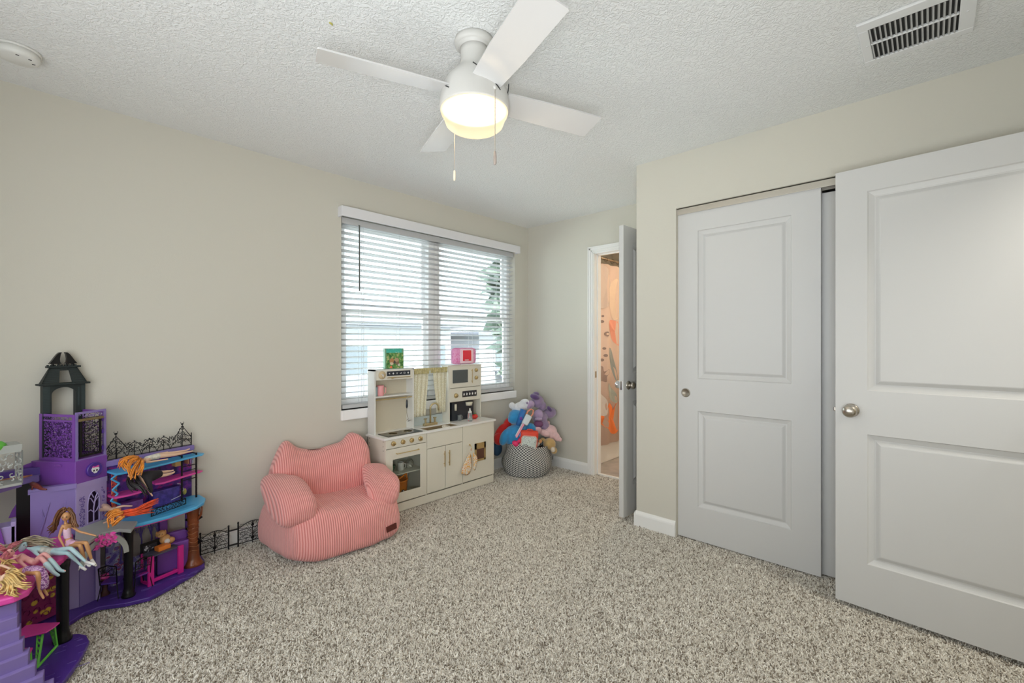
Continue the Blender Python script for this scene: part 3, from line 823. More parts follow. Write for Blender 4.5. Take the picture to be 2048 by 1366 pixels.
# upper left shelf unit
UY = 2.985
T1 = KZ + .015
mb = MB().box((1.716, UY, T1), (1.728, KY1, 1.034)).box((2.050, UY, T1), (2.062, KY1, 1.034)).box((1.716, UY, 1.024), (2.062, KY1, 1.034)).box((1.728, UY + .002, .826), (2.050, KY1, .836))
mb.build('shelf_unit', mat('white_board', (.70, .70, .67), .45), kt)
MB().box((1.728, KY1 - .006, T1), (2.050, KY1 - .001, 1.024)).build('shelf_back', m_tan, kt)
hd = MB().rbox((1.730, UY - .004, .955), (2.050, UY + .006, 1.026), .0015).build('hood_panel', m_cream, kt)
dial = MB().lathe((1.778, UY - .004, .993), [(0, .004), (.029, .004), (.030, 0)], 28, ax=(0, -1, 0)).build('clock_dial', mat('tan_dial', (.58, .46, .28), .5), hd, True)
MB().rbox((1.777, UY - .011, .985), (1.781, UY - .0085, 1.002), .0005).rbox((1.768, UY - .011, .998), (1.781, UY - .0085, 1.002), .0005).rbox((1.7865, UY - .011, .977), (1.789, UY - .0085, .998), .0005).build('clock_hands', m_mark, kt)
MB().rbox((1.818, UY - .007, .984), (2.024, UY - .004, 1.019), .002).build('display', m_navy, hd)
ic = MB(); y = UY - .0085
for i, x in enumerate([1.838 + .033 * k for k in range(6)]):
    z = 1.0015
    if i == 0: ic.box((x - .007, y, z - .002), (x + .003, y + .001, z + .002)).box((x + .001, y, z - .006), (x + .004, y + .001, z + .006))
    elif i == 1: ic.plate([(x - .008, y, z), (x, y, z + .008), (x + .008, y, z), (x, y, z - .008)], (0, .001, 0))
    elif i == 2: ic.box((x - .006, y, z + .001), (x + .006, y + .001, z + .004)).box((x - .002, y, z - .007), (x + .001, y + .001, z + .004))
    elif i == 3: ic.box((x - .008, y, z - .004), (x + .005, y + .001, z)).box((x, y, z), (x + .008, y + .001, z + .004))
    elif i == 4: ic.box((x - .007, y, z + .004), (x + .007, y + .001, z + .006)).box((x - .007, y, z - .006), (x - .005, y + .001, z + .005)).box((x + .005, y, z - .006), (x + .007, y + .001, z + .005)).box((x - .007, y, z - .007), (x + .003, y + .001, z - .005))
    else: ic.lathe((x, y + .001, z + .001), [(0, .001), (.006, .001), (.006, 0)], 10, ax=(0, -1, 0)).box((x - .002, y, z - .009), (x + .002, y + .001, z))
ic.build('display_icons', m_mark, kt)
MB().tube([(1.820, UY - .010, .970), (2.022, UY - .010, .970)], .0028, 6).ball((1.862, UY - .012, .969), (.012, .008, .007), 10).build('hood_slider', m_gold, kt)
MB().tube([(1.729, UY + .012, .808), (2.049, UY + .012, .808)], .0045, 8).build('towel_rod', m_gold, kt)
# window bay between the towers: back board, curtain rod
MB().box((2.062, KY1 - .008, T1), (2.412, KY1 - .002, .625)).build('splash_board', mat('pale_blue_board', (.55, .62, .62), .5), kt)
MB().tube([(2.060, UY + .02, 1.018), (2.414, UY + .02, 1.018)], .004, 8).build('curtain_rod', m_gold, kt)
m_curt = ramp_mat('cream_dotted_cotton', [(0, (.62, .58, .42)), (.47, (.52, .49, .32)), (.52, (.72, .70, .58)), (.62, (.64, .61, .47))], scale=120, rough=.9)
m_ruff = mat('olive_ruffle', (.46, .40, .20), .9, vary=.3, vscale=60)


def cloth(xt0, xt1, xb0, xb1, zt, zb, y, waves, amp, name, m, bulge=0, n=40, k=10):
    mb = MB(); rows = []
    for j in range(k + 1):
        t = j / k; e = t * t * (3 - 2 * t)
        rows.append([mb._v(((xt0 + (xb0 - xt0) * e) + ((xt1 + (xb1 - xt1) * e) - (xt0 + (xb0 - xt0) * e)) * i / n, y + amp * math.sin(i / n * waves * 2 * PI + t) * (.6 + .4 * t), zt + (zb - zt) * t)) for i in range(n + 1)])
    for a, b in zip(rows, rows[1:]):
        for i in range(n): mb.bm.faces.new([a[i], a[i + 1], b[i + 1], b[i]])
    o = mb.build(name, m, kt, True)
    so = o.modifiers.new('thick', 'SOLIDIFY'); so.thickness = .0015
    return o


cloth(2.066, 2.215, 2.066, 2.185, 1.010, .640, UY + .018, 3.5, .005, 'curtain', m_curt)
cloth(2.262, 2.405, 2.300, 2.388, 1.010, .650, UY + .018, 3.5, .005, 'curtain', m_curt)
cloth(2.064, 2.225, 2.064, 2.220, 1.028, .982, UY + .013, 9, .005, 'curtain_ruffle', m_ruff, n=90, k=4)
cloth(2.228, 2.408, 2.236, 2.408, 1.028, .985, UY + .013, 9, .005, 'curtain_ruffle', m_ruff, n=90, k=4)
# faucet
fz = T1
mb = MB().rbox((2.170, 2.990, fz), (2.300, 3.020, fz + .020), .003).tube([(2.236, 3.005, fz + .02), (2.236, 3.005, .70)] + [(2.236 + .034 - .034 * math.cos(a), 3.005 - .02 * math.sin(a / 2), .70 + .034 * math.sin(a)) for a in [PI * i / 8 for i in range(1, 9)]] + [(2.304, 2.985, .672)], .0075, 10)
fc = mb.build('faucet', mat('gold_faucet', (.58, .48, .28), .35, .8), kt, True)
for x in (2.188, 2.282):
    MB().tube([(x, 3.005, fz + .02), (x, 3.005, fz + .055)], .008, 8).tube([(x - .016, 3.005, fz + .058), (x + .016, 3.005, fz + .058)], .004, 6).tube([(x, 2.990, fz + .058), (x, 3.020, fz + .058)], .004, 6).build('faucet_handle', _M['gold_faucet'], fc)
# upper right unit
mb = MB().box((2.412, UY, T1), (2.424, KY1, 1.030)).box((2.773, UY, T1), (2.785, KY1, 1.030)).box((2.405, UY - .004, 1.030), (2.790, KY1, 1.038)).box((2.424, UY + .006, .724), (2.773, KY1, .730))
mb.build('microwave_unit', m_cream, kt)
MB().box((2.424, KY1 - .006, T1), (2.773, KY1 - .001, 1.03)).build('unit_back', m_tan, kt)
mw = MB().rbox((2.424, UY - .004, .845), (2.785, UY + .006, 1.029), .0015).build('microwave_door', m_cream, kt)
MB().rbox((2.452, UY - .006, .885), (2.624, UY - .003, .998), .004).build('screen', mat('grey_screen', (.06, .08, .09), .12), mw)
MB().tube([(2.668, UY - .016, .875), (2.668, UY - .016, 1.000)], .003, 8).tube([(2.668, UY, .892), (2.668, UY - .016, .892)], .003, 6).tube([(2.668, UY, .985), (2.668, UY - .016, .985)], .003, 6).build('handle', m_gold, mw)
for z in (.988, .920): MB().lathe((2.722, UY - .004, z), [(0, .012), (.014, .012), (.018, 0)], 18, ax=(0, -1, 0)).rbox((2.709, UY - .019, z - .002), (2.735, UY - .015, z + .002), .001).build('dial', m_gold, mw, True)
cpb = MB().rbox((2.424, UY - .004, .727), (2.785, UY + .006, .841), .0015).build('coffee_panel', m_cream, kt)
MB().lathe((2.488, UY - .004, .778), [(0, .012), (.017, .012), (.021, 0)], 20, ax=(0, -1, 0)).rbox((2.472, UY - .019, .776), (2.504, UY - .015, .780), .001, M=None).build('dial', m_gold, cpb, True)
MB().rbox((2.560, UY - .0065, .757), (2.728, UY - .0035, .810), .003).build('display', m_navy, cpb)
ic = MB(); y = UY - .008
for i in range(5):
    x = 2.578 + .033 * i; z = .784
    ic.plate([(x - .008, y, z - .002), (x - .002, y, z + .012), (x + .004, y, z + .002), (x + .009, y, z + .004), (x + .002, y, z - .013), (x - .006, y, z - .012)], (0, .001, 0))
ic.build('display_icons', m_mark, kt)
cm = MB().rbox((2.470, 3.012, T1 + .0), (2.720, 3.068, T1 + .160), .004).build('coffee_machine_back', m_navy, kt)
MB().lathe((2.660, 3.010, T1 + .150), [(0, -.03), (.03, -.03), (.036, 0)], 18).build('coffee_spout', mat('cream_plastic', (.7, .66, .52), .4), kt, True)
MB().lathe((2.505, 3.006, T1 + .11), [(0, -.02), (.010, -.02), (.010, .035), (0, .035)], 12).build('coffee_lever', mat('cream_plastic', (.7, .66, .52), .4), kt, True)

# loose things on and in the play kitchen
m_pink = mat('pink_plastic', (.80, .35, .36), .4)


def mug(name, c, r, h, m, label, handle=True, cat='cup'):
    t = empty(name, c, label, cat)
    MB().lathe(c, [(0, 0), (r * .85, 0), (r, h * .1), (r * .98, h * .6), (r * 1.06, h), (r * .94, h), (r * .86, h * .12), (0, h * .1)], 20).build('body', m, t, True)
    if handle: MB().tube([(c[0] + r * .9, c[1] - r * .3, c[2] + h * .8), (c[0] + r * 1.5, c[1] - r * .5, c[2] + h * .75), (c[0] + r * 1.5, c[1] - r * .5, c[2] + h * .3), (c[0] + r * .9, c[1] - r * .3, c[2] + h * .2)], r * .12, 6).build('handle', m, t)
    return t


mug('toy_jug', (1.786, 3.02, .836), .026, .078, m_pink, 'small pink toy jug on the upper kitchen shelf')
mug('toy_canister', (1.748, 3.025, .836), .018, .070, mat('blue_grey_tin', (.30, .40, .42), .5), 'blue-grey toy canister beside the pink jug on the shelf', False, 'canister')
mug('toy_cup', (1.905, 2.93, .270), .024, .062, mat('off_white_cup', (.62, .60, .56), .4), 'white toy cup on the shelf inside the toy oven')
t = empty('toy_bowl', (1.815, 2.94, .270), 'dark green patterned toy bowl left of the cup in the oven', 'bowl')
MB().lathe((1.815, 2.94, .270), [(0, 0), (.022, 0), (.040, .03), (.045, .052), (.040, .050), (.020, .008), (0, .006)], 20).build('body', mat('green_bowl', (.08, .16, .09), .4, vary=.5, vscale=60), t, True)
t = empty('foil_dish', (1.985, 2.94, .270), 'crumpled pale foil dish right of the cup in the oven', 'dish')
MB().ball((1.985, 2.94, .298), (.038, .03, .028), 14, amp=.5, seed=3).build('body', mat('foil', (.55, .54, .48), .35, .6), t)
# orange pail with eyes in the oven
pl = empty('orange_pail', (1.895, 2.915, .075), 'orange toy pail with two round eyes inside the oven', 'pail')
m_or = mat('orange_plastic', (.80, .22, .01), .4)
MB().lathe((1.875, 2.925, .076), [(0, 0), (.062, 0), (.066, .01), (.074, .128), (.077, .128), (.077, .134), (.070, .134), (.062, .012), (0, .01)], 28).build('bucket', m_or, pl, True)
for x in (-.026, .010):
    MB().ball((1.862 + x * 1.3, 2.925 - .0700, .130), (.015, .005, .018), 12).build('eye', mat('black_eye', (.01, .01, .01), .3), pl, True)
    MB().ball((1.866 + x * 1.3, 2.925 - .0748, .137), (.005, .002, .005), 8).build('eye_glint', m_mark, pl, True)
MB().tube([(1.856, 2.925 - .072, .106), (1.850, 2.925 - .073, .098), (1.860, 2.925 - .073, .097)], .002, 5).build('mouth', _M['black_eye'], pl)
MB().tube([(1.803, 2.915, .205), (1.83, 2.868, .222), (1.88, 2.866, .242), (1.925, 2.885, .252), (1.948, 2.915, .205)], .006, 8).build('handle', m_or, pl)
# plate with pattern in the sink
t = empty('toy_plate', (2.325, 2.915, .476), 'pale patterned toy plate lying in the play sink', 'plate')
MB().lathe((2.330, 2.915, .528), [(0, 0), (.028, .002), (.040, .010), (.040, .013), (.026, .005), (0, .004)], 24, ax=(0, -.35, 1)).build('body', mat('cream_plate', (.72, .68, .6), .4, vary=.25, vscale=70), t, True)
# spatula on the rod
sp = empty('toy_ladle', (2.000, UY + .006, .565), 'black-handled toy ladle hanging from the gold rod', 'utensil')
MB().tube([(2.002, UY + .012, .817), (2.008, UY + .004, .812), (2.002, UY + .002, .800), (2.000, UY + .004, .785)], .002, 6).tube([(2.000, UY + .004, .725), (1.998, UY + .004, .690), (2.004, UY + .002, .655), (2.010, UY + .002, .640)], .0028, 6).build('wire', m_chrome, sp)
MB().tube([(2.000, UY + .004, .790), (2.000, UY + .004, .775), (1.999, UY + .004, .735), (1.999, UY + .004, .722)], [.004, .008, .008, .004], 8).build('grip', m_navy, sp, True)
MB().ball((2.013, UY + .0, .628), (.018, .014, .010), 12).build('ladle_cup', m_chrome, sp, True)
# baby bottle and red toy on the right worktop
bt = empty('toy_bottle', (2.585, 2.91, T1), 'clear toy baby bottle standing on the worktop under the microwave', 'bottle')
m_clear = mat('clear_plastic', (.85, .9, .9), .1, trans=.85)
MB().lathe((2.585, 2.91, T1), [(0, 0), (.021, 0), (.022, .01), (.021, .06), (.016, .07), (.016, .074)], 20).build('body', m_clear, bt, True)
MB().lathe((2.585, 2.91, T1), [(.017, .072), (.017, .084), (.010, .088), (.006, .098), (.006, .108), (.003, .112), (0, .112)], 18).build('teat', mat('pale_teat', (.75, .76, .72), .4), bt, True)
rt = empty('toy_tomato', (2.690, 2.985, T1), 'flat red toy fruit beside the coffee machine', 'toy food')
MB().ball((2.690, 2.965, T1 + .022), (.034, .026, .020), 16, amp=.12).build('body', mat('red_plastic', (.65, .03, .02), .3), rt, True)
MB().rbox((2.688, 2.962, T1 + .040), (2.700, 2.968, T1 + .050), .001).build('stalk', mat('green_plastic', (.1, .3, .06), .4), rt)
mug('toy_glass', (2.545, 3.000, T1), .018, .05, m_clear, 'small clear toy glass in front of the black coffee machine', True, 'glass')
# oven mitts on the hook
mt = empty('oven_mitt', (2.50, KY0 - .03, .13), 'pair of floral toy oven mitts hanging on the kitchen hook', 'mitt')
m_fl = ramp_mat('floral_cotton', [(0, (.76, .30, .06)), (.30, (.82, .74, .62)), (.44, (.40, .54, .56)), (.50, (.82, .74, .60)), (.62, (.78, .44, .14))], scale=58, rough=.9, kind='cells')


def mitt(pts, y, nm):
    mb = MB(); A = [mb._v((x, y, z)) for x, z in pts]
    cx = sum(p[0] for p in pts) / len(pts); cz = sum(p[1] for p in pts) / len(pts)
    B = [mb._v((cx + (x - cx) * .8, y - .012, cz + (z - cz) * .88)) for x, z in pts]; n = len(pts)
    for i in range(n): mb.bm.faces.new([A[i], A[(i + 1) % n], B[(i + 1) % n], B[i]])
    mb.bm.faces.new(A[::-1]); mb.bm.faces.new(B)
    return subsurf(mb.build(nm, m_fl, mt, True), 1)


mitt([(2.505, .350), (2.468, .30), (2.425, .24), (2.388, .178), (2.390, .150), (2.415, .142), (2.445, .125), (2.480, .122), (2.515, .14), (2.535, .21), (2.525, .28)], KY0 - .018, 'mitt_body')
mitt([(2.510, .340), (2.520, .29), (2.530, .21), (2.520, .17), (2.530, .148), (2.552, .150), (2.560, .19), (2.575, .24), (2.580, .26), (2.565, .285), (2.535, .31)], KY0 - .031, 'mitt_body')
MB().tube([(2.507, KY0 - .031, .35), (2.500, KY0 - .030, .338), (2.509, KY0 - .030, .330), (2.512, KY0 - .031, .345), (2.507, KY0 - .031, .352)], .0018, 5).build('hanging_loop', mat('orange_tape', (.75, .35, .12), .8), mt)

# picture box on the left tower, pink toy case on the right one
bx = empty('picture_box', (1.905, 3.03, 1.034), 'green box with a photo of two animals on top of the kitchen', 'box')
A_ = 10
Mx = Matrix.Translation((1.905, 3.03, 1.034)) @ rotm('Z', -12)
MB(Mx).rbox((-.074, -.022, 0), (.074, .022, .158), .002).build('box_body', mat('box_green', (.16, .34, .22), .5), bx)
MB(Mx).box((-.064, -.0235, .004), (.070, -.022, .122)).build('front_picture', ramp_mat('meadow_print', [(0, (.03, .12, .03)), (.42, (.10, .26, .06)), (.55, (.30, .38, .14)), (.62, (.45, .42, .20))], scale=55, rough=.4), bx)
MB(Mx).box((-.064, -.0237, .124), (.058, -.0222, .152)).build('title_band', ramp_mat('teal_title', [(0, (.05, .42, .32)), (.55, (.08, .50, .40)), (.64, (.85, .9, .85))], scale=90, rough=.4), bx)
for (dx, dz, r, c) in ((-.020, .060, .020, (.42, .20, .08)), (.018, .066, .018, (.40, .28, .16)), (-.022, .044, .014, (.62, .50, .36)), (.022, .046, .015, (.20, .13, .08)), (.0, .052, .012, (.06, .05, .04)), (-.026, .014, .009, (.75, .16, .06)), (.036, .030, .010, (.6, .55, .45))):
    MB(Mx).ball((dx, -.0237, dz), (r, .0012, r * 1.1), 12).build('printed_animal', mat('print_%.2f_%.2f' % (dx, dz), c, .5), bx, True)
pk = empty('pink_toy_case', (2.595, 3.02, 1.038), 'pink rounded toy case with a red window on top of the kitchen', 'toy')
Mx = Matrix.Translation((2.618, 3.03, 1.0385)) @ rotm('Z', -8)
m_case = ramp_mat('pink_case', [(0, (.72, .18, .42)), (.45, (.80, .36, .60)), (.6, (.76, .26, .52)), (.72, (.85, .6, .75))], scale=60, rough=.35)
MB(Mx).rbox((-.122, -.034, .006), (.118, .034, .150), .036).build('case_shell', m_case, pk, True)
MB(Mx).rbox((-.060, -.044, .012), (.080, -.018, .142), .022).build('door_surround', mat('pale_pink_frame', (.86, .60, .68), .35), pk, True)
MB(Mx).rbox((-.036, -.049, .034), (.050, -.040, .128), .008).build('red_window', mat('red_window', (.72, .03, .05), .15), pk, True)
MB(Mx).rbox((-.02, -.0505, .040), (.020, -.049, .046), .0005).build('window_caption', m_mark, pk)
MB(Mx).rbox((-.05, -.03, 0), (.05, .03, .007), .002).build('base_foot', m_mark, pk)

# ------------------------------------------------------------------ pink corduroy chair
m_cord = bpy.data.materials.new('pink_corduroy'); m_cord.use_nodes = True
nt = m_cord.node_tree; b = nt.nodes['Principled BSDF']; b.inputs['Roughness'].default_value = .85; b.inputs['Sheen Weight'].default_value = .35
tc = nt.nodes.new('ShaderNodeTexCoord'); at = nt.nodes.new('ShaderNodeAttribute'); at.attribute_name = 'rib'
mt_ = nt.nodes.new('ShaderNodeMath'); mt_.operation = 'SINE'; mu = nt.nodes.new('ShaderNodeMath'); mu.operation = 'MULTIPLY'; mu.inputs[1].default_value = 2 * PI / .0125
nt.links.new(at.outputs['Fac'], mu.inputs[0]); nt.links.new(mu.outputs[0], mt_.inputs[0])
rp_ = nt.nodes.new('ShaderNodeValToRGB'); rp_.color_ramp.elements[0].position = .0; rp_.color_ramp.elements[0].color = (.62, .19, .175, 1); rp_.color_ramp.elements[1].position = .75; rp_.color_ramp.elements[1].color = (.88, .40, .375, 1)
ma = nt.nodes.new('ShaderNodeMapRange'); ma.inputs[1].default_value = -1; ma.inputs[2].default_value = 1
nt.links.new(mt_.outputs[0], ma.inputs[0]); nt.links.new(ma.outputs[0], rp_.inputs[0]); nt.links.new(rp_.outputs[0], b.inputs['Base Color'])
bp = nt.nodes.new('ShaderNodeBump'); bp.inputs['Strength'].default_value = .8; bp.inputs['Distance'].default_value = .004
nt.links.new(ma.outputs[0], bp.inputs['Height']); nt.links.new(bp.outputs[0], b.inputs['Normal'])


def super_blob(name, F, c, dims, e1, e2, deform, parent, m, rib=None, n=72, k=44, wr=.006, seed=0):
    mb = MB(F); grid = []
    sg = lambda w, e: math.copysign(abs(w) ** e, w)
    info = []
    for j in range(k + 1):
        ph = -PI / 2 + PI * j / k
        row = []
        for i in range(n):
            th = 2 * PI * i / n
            p = Vector((dims[0] * sg(math.cos(ph), e1) * sg(math.cos(th), e2), dims[1] * sg(math.cos(ph), e1) * sg(math.sin(th), e2), dims[2] * sg(math.sin(ph), e1)))
            p = deform(p)
            p += Vector((noise.noise(p * 7 + Vector((seed, 0, 0))), noise.noise(p * 7 + Vector((0, seed, 5))), noise.noise(p * 7 + Vector((9, 0, seed))))) * wr * 2
            q = p + Vector(c)
            row.append(mb._v(q)); info.append(rib(p, th, ph) if rib else q.x)
        grid.append(row)
    for a, b_ in zip(grid, grid[1:]):
        for i in range(n): mb.bm.faces.new([a[i], a[(i + 1) % n], b_[(i + 1) % n], b_[i]])
    o = mb.build(name, m, parent, True)
    at_ = o.data.attributes.new('rib', 'FLOAT', 'POINT')
    for i, v in enumerate(info): at_.data[i].value = v
    return o


CHF = frame((1.285, 2.492, 0), (.993, -.117, 0))
ch = empty('corduroy_chair', (1.30, 2.75, 0), 'pink wide-wale corduroy bean bag armchair with two peaked back corners', 'chair')


def d_base(p):
    k = 1 + .13 * (p.y / .24) * (1 if p.x < 0 else -.30 if p.y > 0 else 1)
    z = p.z
    if z > 0: z += -.030 * math.exp(-((p.x / .17) ** 2)) * max(0, z / .14) + .012 * (-p.x / .36)
    if z < -.05: z = max(z, -.130)
    y = p.y - (.03 * (1 - abs(p.x) / .4) if p.y < 0 else 0) + (.035 * max(0, z) / .14 if p.y < 0 else 0)
    return Vector((p.x * k * (1.0 - .05 * max(0, z) / .14), y, z))


def d_back(p):
    z = p.z
    t = max(0, z / .24)
    ears = .10 * math.exp(-((abs(p.x) - .245) / .075) ** 2) - .015 * math.exp(-(p.x / .15) ** 2)
    z += ears * t
    y = p.y * (1 - .25 * t) + .06 * t + .02 * math.cos(p.x * 9) * (1 if p.y < 0 else 0)
    return Vector((p.x * (1 - .02 * t), y, z))


def d_arm(s):
    def f(p):
        return Vector((p.x * (1.0 + .10 * (-p.y / .2)) + s * .03 * (p.y / .2), p.y, p.z * (1 - .20 * (p.y / .22)) + .05 * (p.y / .22)))
    return f


super_blob('seat_base', CHF, (.010, .262, .134), (.384, .272, .148), .40, .38, d_base, ch, m_cord, seed=2, wr=.007, rib=lambda p, th, ph: p.x + math.copysign(1, p.x) * (p.y + .27) * min(1, max(0, (abs(p.x) - .30) / .07)))
super_blob('backrest', CHF, (-.01, .470, .325), (.320, .10, .210), .50, .55, d_back, ch, m_cord, seed=6, wr=.009)
super_blob('armrest', CHF, (-.292, .238, .330), (.104, .215, .100), .80, .62, d_arm(-1), ch, m_cord, seed=11, wr=.009, rib=lambda p, th, ph: p.x * 1.25 + p.z * .12)
super_blob('armrest', CHF, (.272, .224, .300), (.102, .205, .096), .80, .62, d_arm(1), ch, m_cord, seed=15, wr=.009, rib=lambda p, th, ph: p.x * 1.25 + p.z * .12)
tg = empty('x', (0, 0, 0)); bpy.data.objects.remove(tg)
MB(CHF @ Matrix.Translation((.245, -.012, .085)) @ rotm('Z', 8) @ rotm('Y', -6)).rbox((-.036, -.004, -.018), (.036, .003, .018), .002).build('fabric_tag', mat('brown_leather', (.10, .018, .012), .6), ch)

# ------------------------------------------------------------------ woven basket and the soft toys in it
m_weave = bpy.data.materials.new('black_white_weave'); m_weave.use_nodes = True
nt = m_weave.node_tree; b = nt.nodes['Principled BSDF']; b.inputs['Roughness'].default_value = .9
uv = nt.nodes.new('ShaderNodeAttribute'); uv.attribute_name = 'weave'
ck = nt.nodes.new('ShaderNodeTexChecker'); ck.inputs['Scale'].default_value = 1; ck.inputs['Color1'].default_value = (.62, .62, .58, 1); ck.inputs['Color2'].default_value = (.07, .07, .075, 1)
nt.links.new(uv.outputs['Vector'], ck.inputs['Vector']); nt.links.new(ck.outputs['Color'], b.inputs['Base Color'])
bk = empty('woven_basket', (3.245, 2.835, 0), 'slouching black and white woven rope basket full of soft toys in the corner', 'basket')
mb = MB(); n, k = 96, 17; wv = []; rows = []
C0b = Vector((3.245, 2.835))
for j in range(2 * k):
    t = j / (2 * k - 1)
    z = .252 * t
    r = .225 + .045 * math.sin(PI * min(1, t * 1.1)) - .02 * t
    r += .0035 * (1 if j % 2 else -1)
    row = []
    for i in range(n):
        a = 2 * PI * i / n
        rr = r * (1 + .05 * math.sin(3 * a + 5 * t) * (t * 1.2) + .03 * noise.noise(Vector((math.cos(a) * 2, math.sin(a) * 2, t * 3))))
        rr *= .90 + .10 * math.cos(a - math.radians(225))
        zz = z * (1 + .10 * math.sin(a * 2 + 1) + (.08 if math.cos(a - 4.2) > 0 else 0)) + .008 * math.sin(a * 5 + t * 9) * t
        row.append(mb._v((C0b.x + rr * math.cos(a), C0b.y + rr * math.sin(a), zz)))
        wv.append((i * 1.0 + .01, j * .9 + .01, .5))
    rows.append(row)
for a_, b_ in zip(rows, rows[1:]):
    for i in range(n): mb.bm.faces.new([a_[i], a_[(i + 1) % n], b_[(i + 1) % n], b_[i]])
bo = mb.build('basket_wall', m_weave, bk, True)
at_ = bo.data.attributes.new('weave', 'FLOAT_VECTOR', 'POINT')
for i, v in enumerate(wv): at_.data[i].vector = v
so = bo.modifiers.new('thick', 'SOLIDIFY'); so.thickness = .008
MB().lathe((C0b.x, C0b.y, 0), [(0, .002), (.19, .002), (.19, .012), (0, .012)], 40).build('basket_bottom', mat('rope_grey', (.3, .3, .29), .9), bk)
MB().tube([(C0b.x + .185, C0b.y - .12, .17), (C0b.x + .235, C0b.y - .14, .13), (C0b.x + .235, C0b.y - .13, .09)], .007, 7).build('basket_handle', _M['rope_grey'], bk)


def plush(name, color, bump=.5):
    return mat(name, color, .95, bump=bump, bscale=240, sheen=.6, vary=.10, vscale=30)


def soft(parent, name, m, *balls, sub=False):
    """one soft shape made of overlapping ellipsoids given as (u, v, depth, rx, rz, ry[, roll])"""
    mb = MB()
    for bl in balls:
        u, v, d, rx, rz, ry = bl[:6]; roll = bl[6] if len(bl) > 6 else 0
        M = Matrix.Rotation(YAW - PI / 2, 4, 'Z') @ Matrix.Rotation(math.radians(roll), 4, 'Y')
        mb.ball(at_d(u, v, d), (rx, ry, rz), 18, M=M, amp=.06, seed=u)
    o = mb.build(name, m, parent, True)
    if len(balls) > 1:
        rm = o.modifiers.new('merge', 'REMESH'); rm.mode = 'VOXEL'; rm.voxel_size = .006; rm.use_smooth_shade = True
        sm = o.modifiers.new('soft', 'SMOOTH'); sm.iterations = 6
    return o


mp_blue = plush('plush_blue', (.03, .27, .56)); mp_white = plush('plush_white', (.74, .76, .80)); mp_pur = plush('plush_purple', (.27, .195, .33)); mp_lil = plush('plush_lilac', (.42, .31, .48)); mp_dk = plush('plush_dark_purple', (.10, .05, .17))
mp_pink = plush('plush_pink', (.78, .52, .52)); mp_gold = plush('plush_gold', (.52, .35, .14)); mp_red = mat('red_fleece', (.60, .015, .012), .85, sheen=.3); mp_cream = plush('plush_cream', (.70, .62, .5))
# plain blue soft toy
tb = empty('blue_soft_toy', at_d(1030, 888, 4.25), 'large plain bright blue soft toy with pale cap at the left of the basket', 'soft toy')
soft(tb, 'body', mp_blue, (1034, 872, 4.27, .130, .115, .10), (1010, 874, 4.22, .045, .085, .05, 25), (1062, 858, 4.27, .050, .060, .05, -30))
soft(tb, 'head', mp_blue, (1033, 834, 4.27, .082, .075, .075), (1026, 838, 4.24, .05, .045, .05))
soft(tb, 'cap', mp_white, (1042, 813, 4.30, .095, .048, .06, -18), (1024, 811, 4.27, .032, .032, .03), (1050, 806, 4.3, .05, .04, .05))
# red cushion behind it
rc = empty('red_cushion', at_d(1004, 890, 4.33), 'folded red fleece cushion wedged behind the blue soft toy', 'cushion')
soft(rc, 'cover', mp_red, (1003, 868, 4.33, .062, .115, .04, 28), (1014, 850, 4.36, .04, .075, .04, 20), (998, 878, 4.3, .05, .06, .05))
# purple hippo
hp = empty('purple_plush_animal', at_d(1085, 860, 4.4), 'purple plush animal with dark violet mane slumped at the top of the pile', 'soft toy')
soft(hp, 'body', mp_pur, (1080, 836, 4.36, .075, .070, .07), (1098, 826, 4.42, .075, .055, .06, -15), (1086, 850, 4.34, .06, .05, .05))
soft(hp, 'head', mp_pur, (1075, 803, 4.36, .065, .062, .06), (1084, 812, 4.37, .045, .05, .045))
soft(hp, 'mane', mp_dk, (1070, 794, 4.33, .052, .030, .05, 20), (1072, 789, 4.36, .035, .028, .04))
soft(hp, 'snout', mp_lil, (1060, 808, 4.30, .045, .038, .04), (1056, 812, 4.28, .025, .028, .025))
soft(hp, 'belly', mp_lil, (1077, 829, 4.31, .048, .050, .035))
soft(hp, 'foot', mp_dk, (1099, 818, 4.36, .020, .034, .03, -40)); soft(hp, 'foot', mat('dark_paw', (.18, .07, .16), .9), (1077, 848, 4.28, .045, .034, .03)); soft(hp, 'leg', mp_lil, (1077, 838, 4.27, .038, .014, .03))
for (u, v) in ((1054.5, 806), (1061, 815)): soft(hp, 'nostril', mp_pur, (u, v, 4.245, .009, .012, .006))
# pink plush
pp = empty('pink_plush_animal', at_d(1095, 880, 4.35), 'pale pink plush animal draped over the right of the basket', 'soft toy')
soft(pp, 'body', mp_pink, (1098, 862, 4.36, .078, .060, .06, -15), (1094, 846, 4.4, .030, .028, .03), (1112, 872, 4.34, .036, .058, .035, -35), (1120, 879, 4.33, .022, .022, .02), (1089, 866, 4.3, .055, .032, .035, 20), (1102, 866, 4.34, .03, .06, .04))
soft(pp, 'paw', plush('plush_rose', (.68, .42, .46)), (1075, 860, 4.27, .040, .034, .03))
# golden bear in the front right
gb = empty('golden_teddy', at_d(1099, 905, 4.28), 'golden teddy bear hanging over the basket rim on the right', 'teddy bear')
soft(gb, 'head', mp_gold, (1099, 888, 4.29, .062, .058, .05), (1085, 879, 4.30, .024, .02, .02), (1108, 901, 4.25, .032, .034, .03))
soft(gb, 'muzzle', mp_cream, (1106, 899, 4.215, .022, .024, .02)); soft(gb, 'ear_lining', mp_or := plush('plush_orange', (.72, .33, .12)), (1080, 883, 4.24, .018, .022, .015, 30))
soft(gb, 'collar_felt', mp_cream, (1076, 889, 4.235, .014, .030, .015, 35))
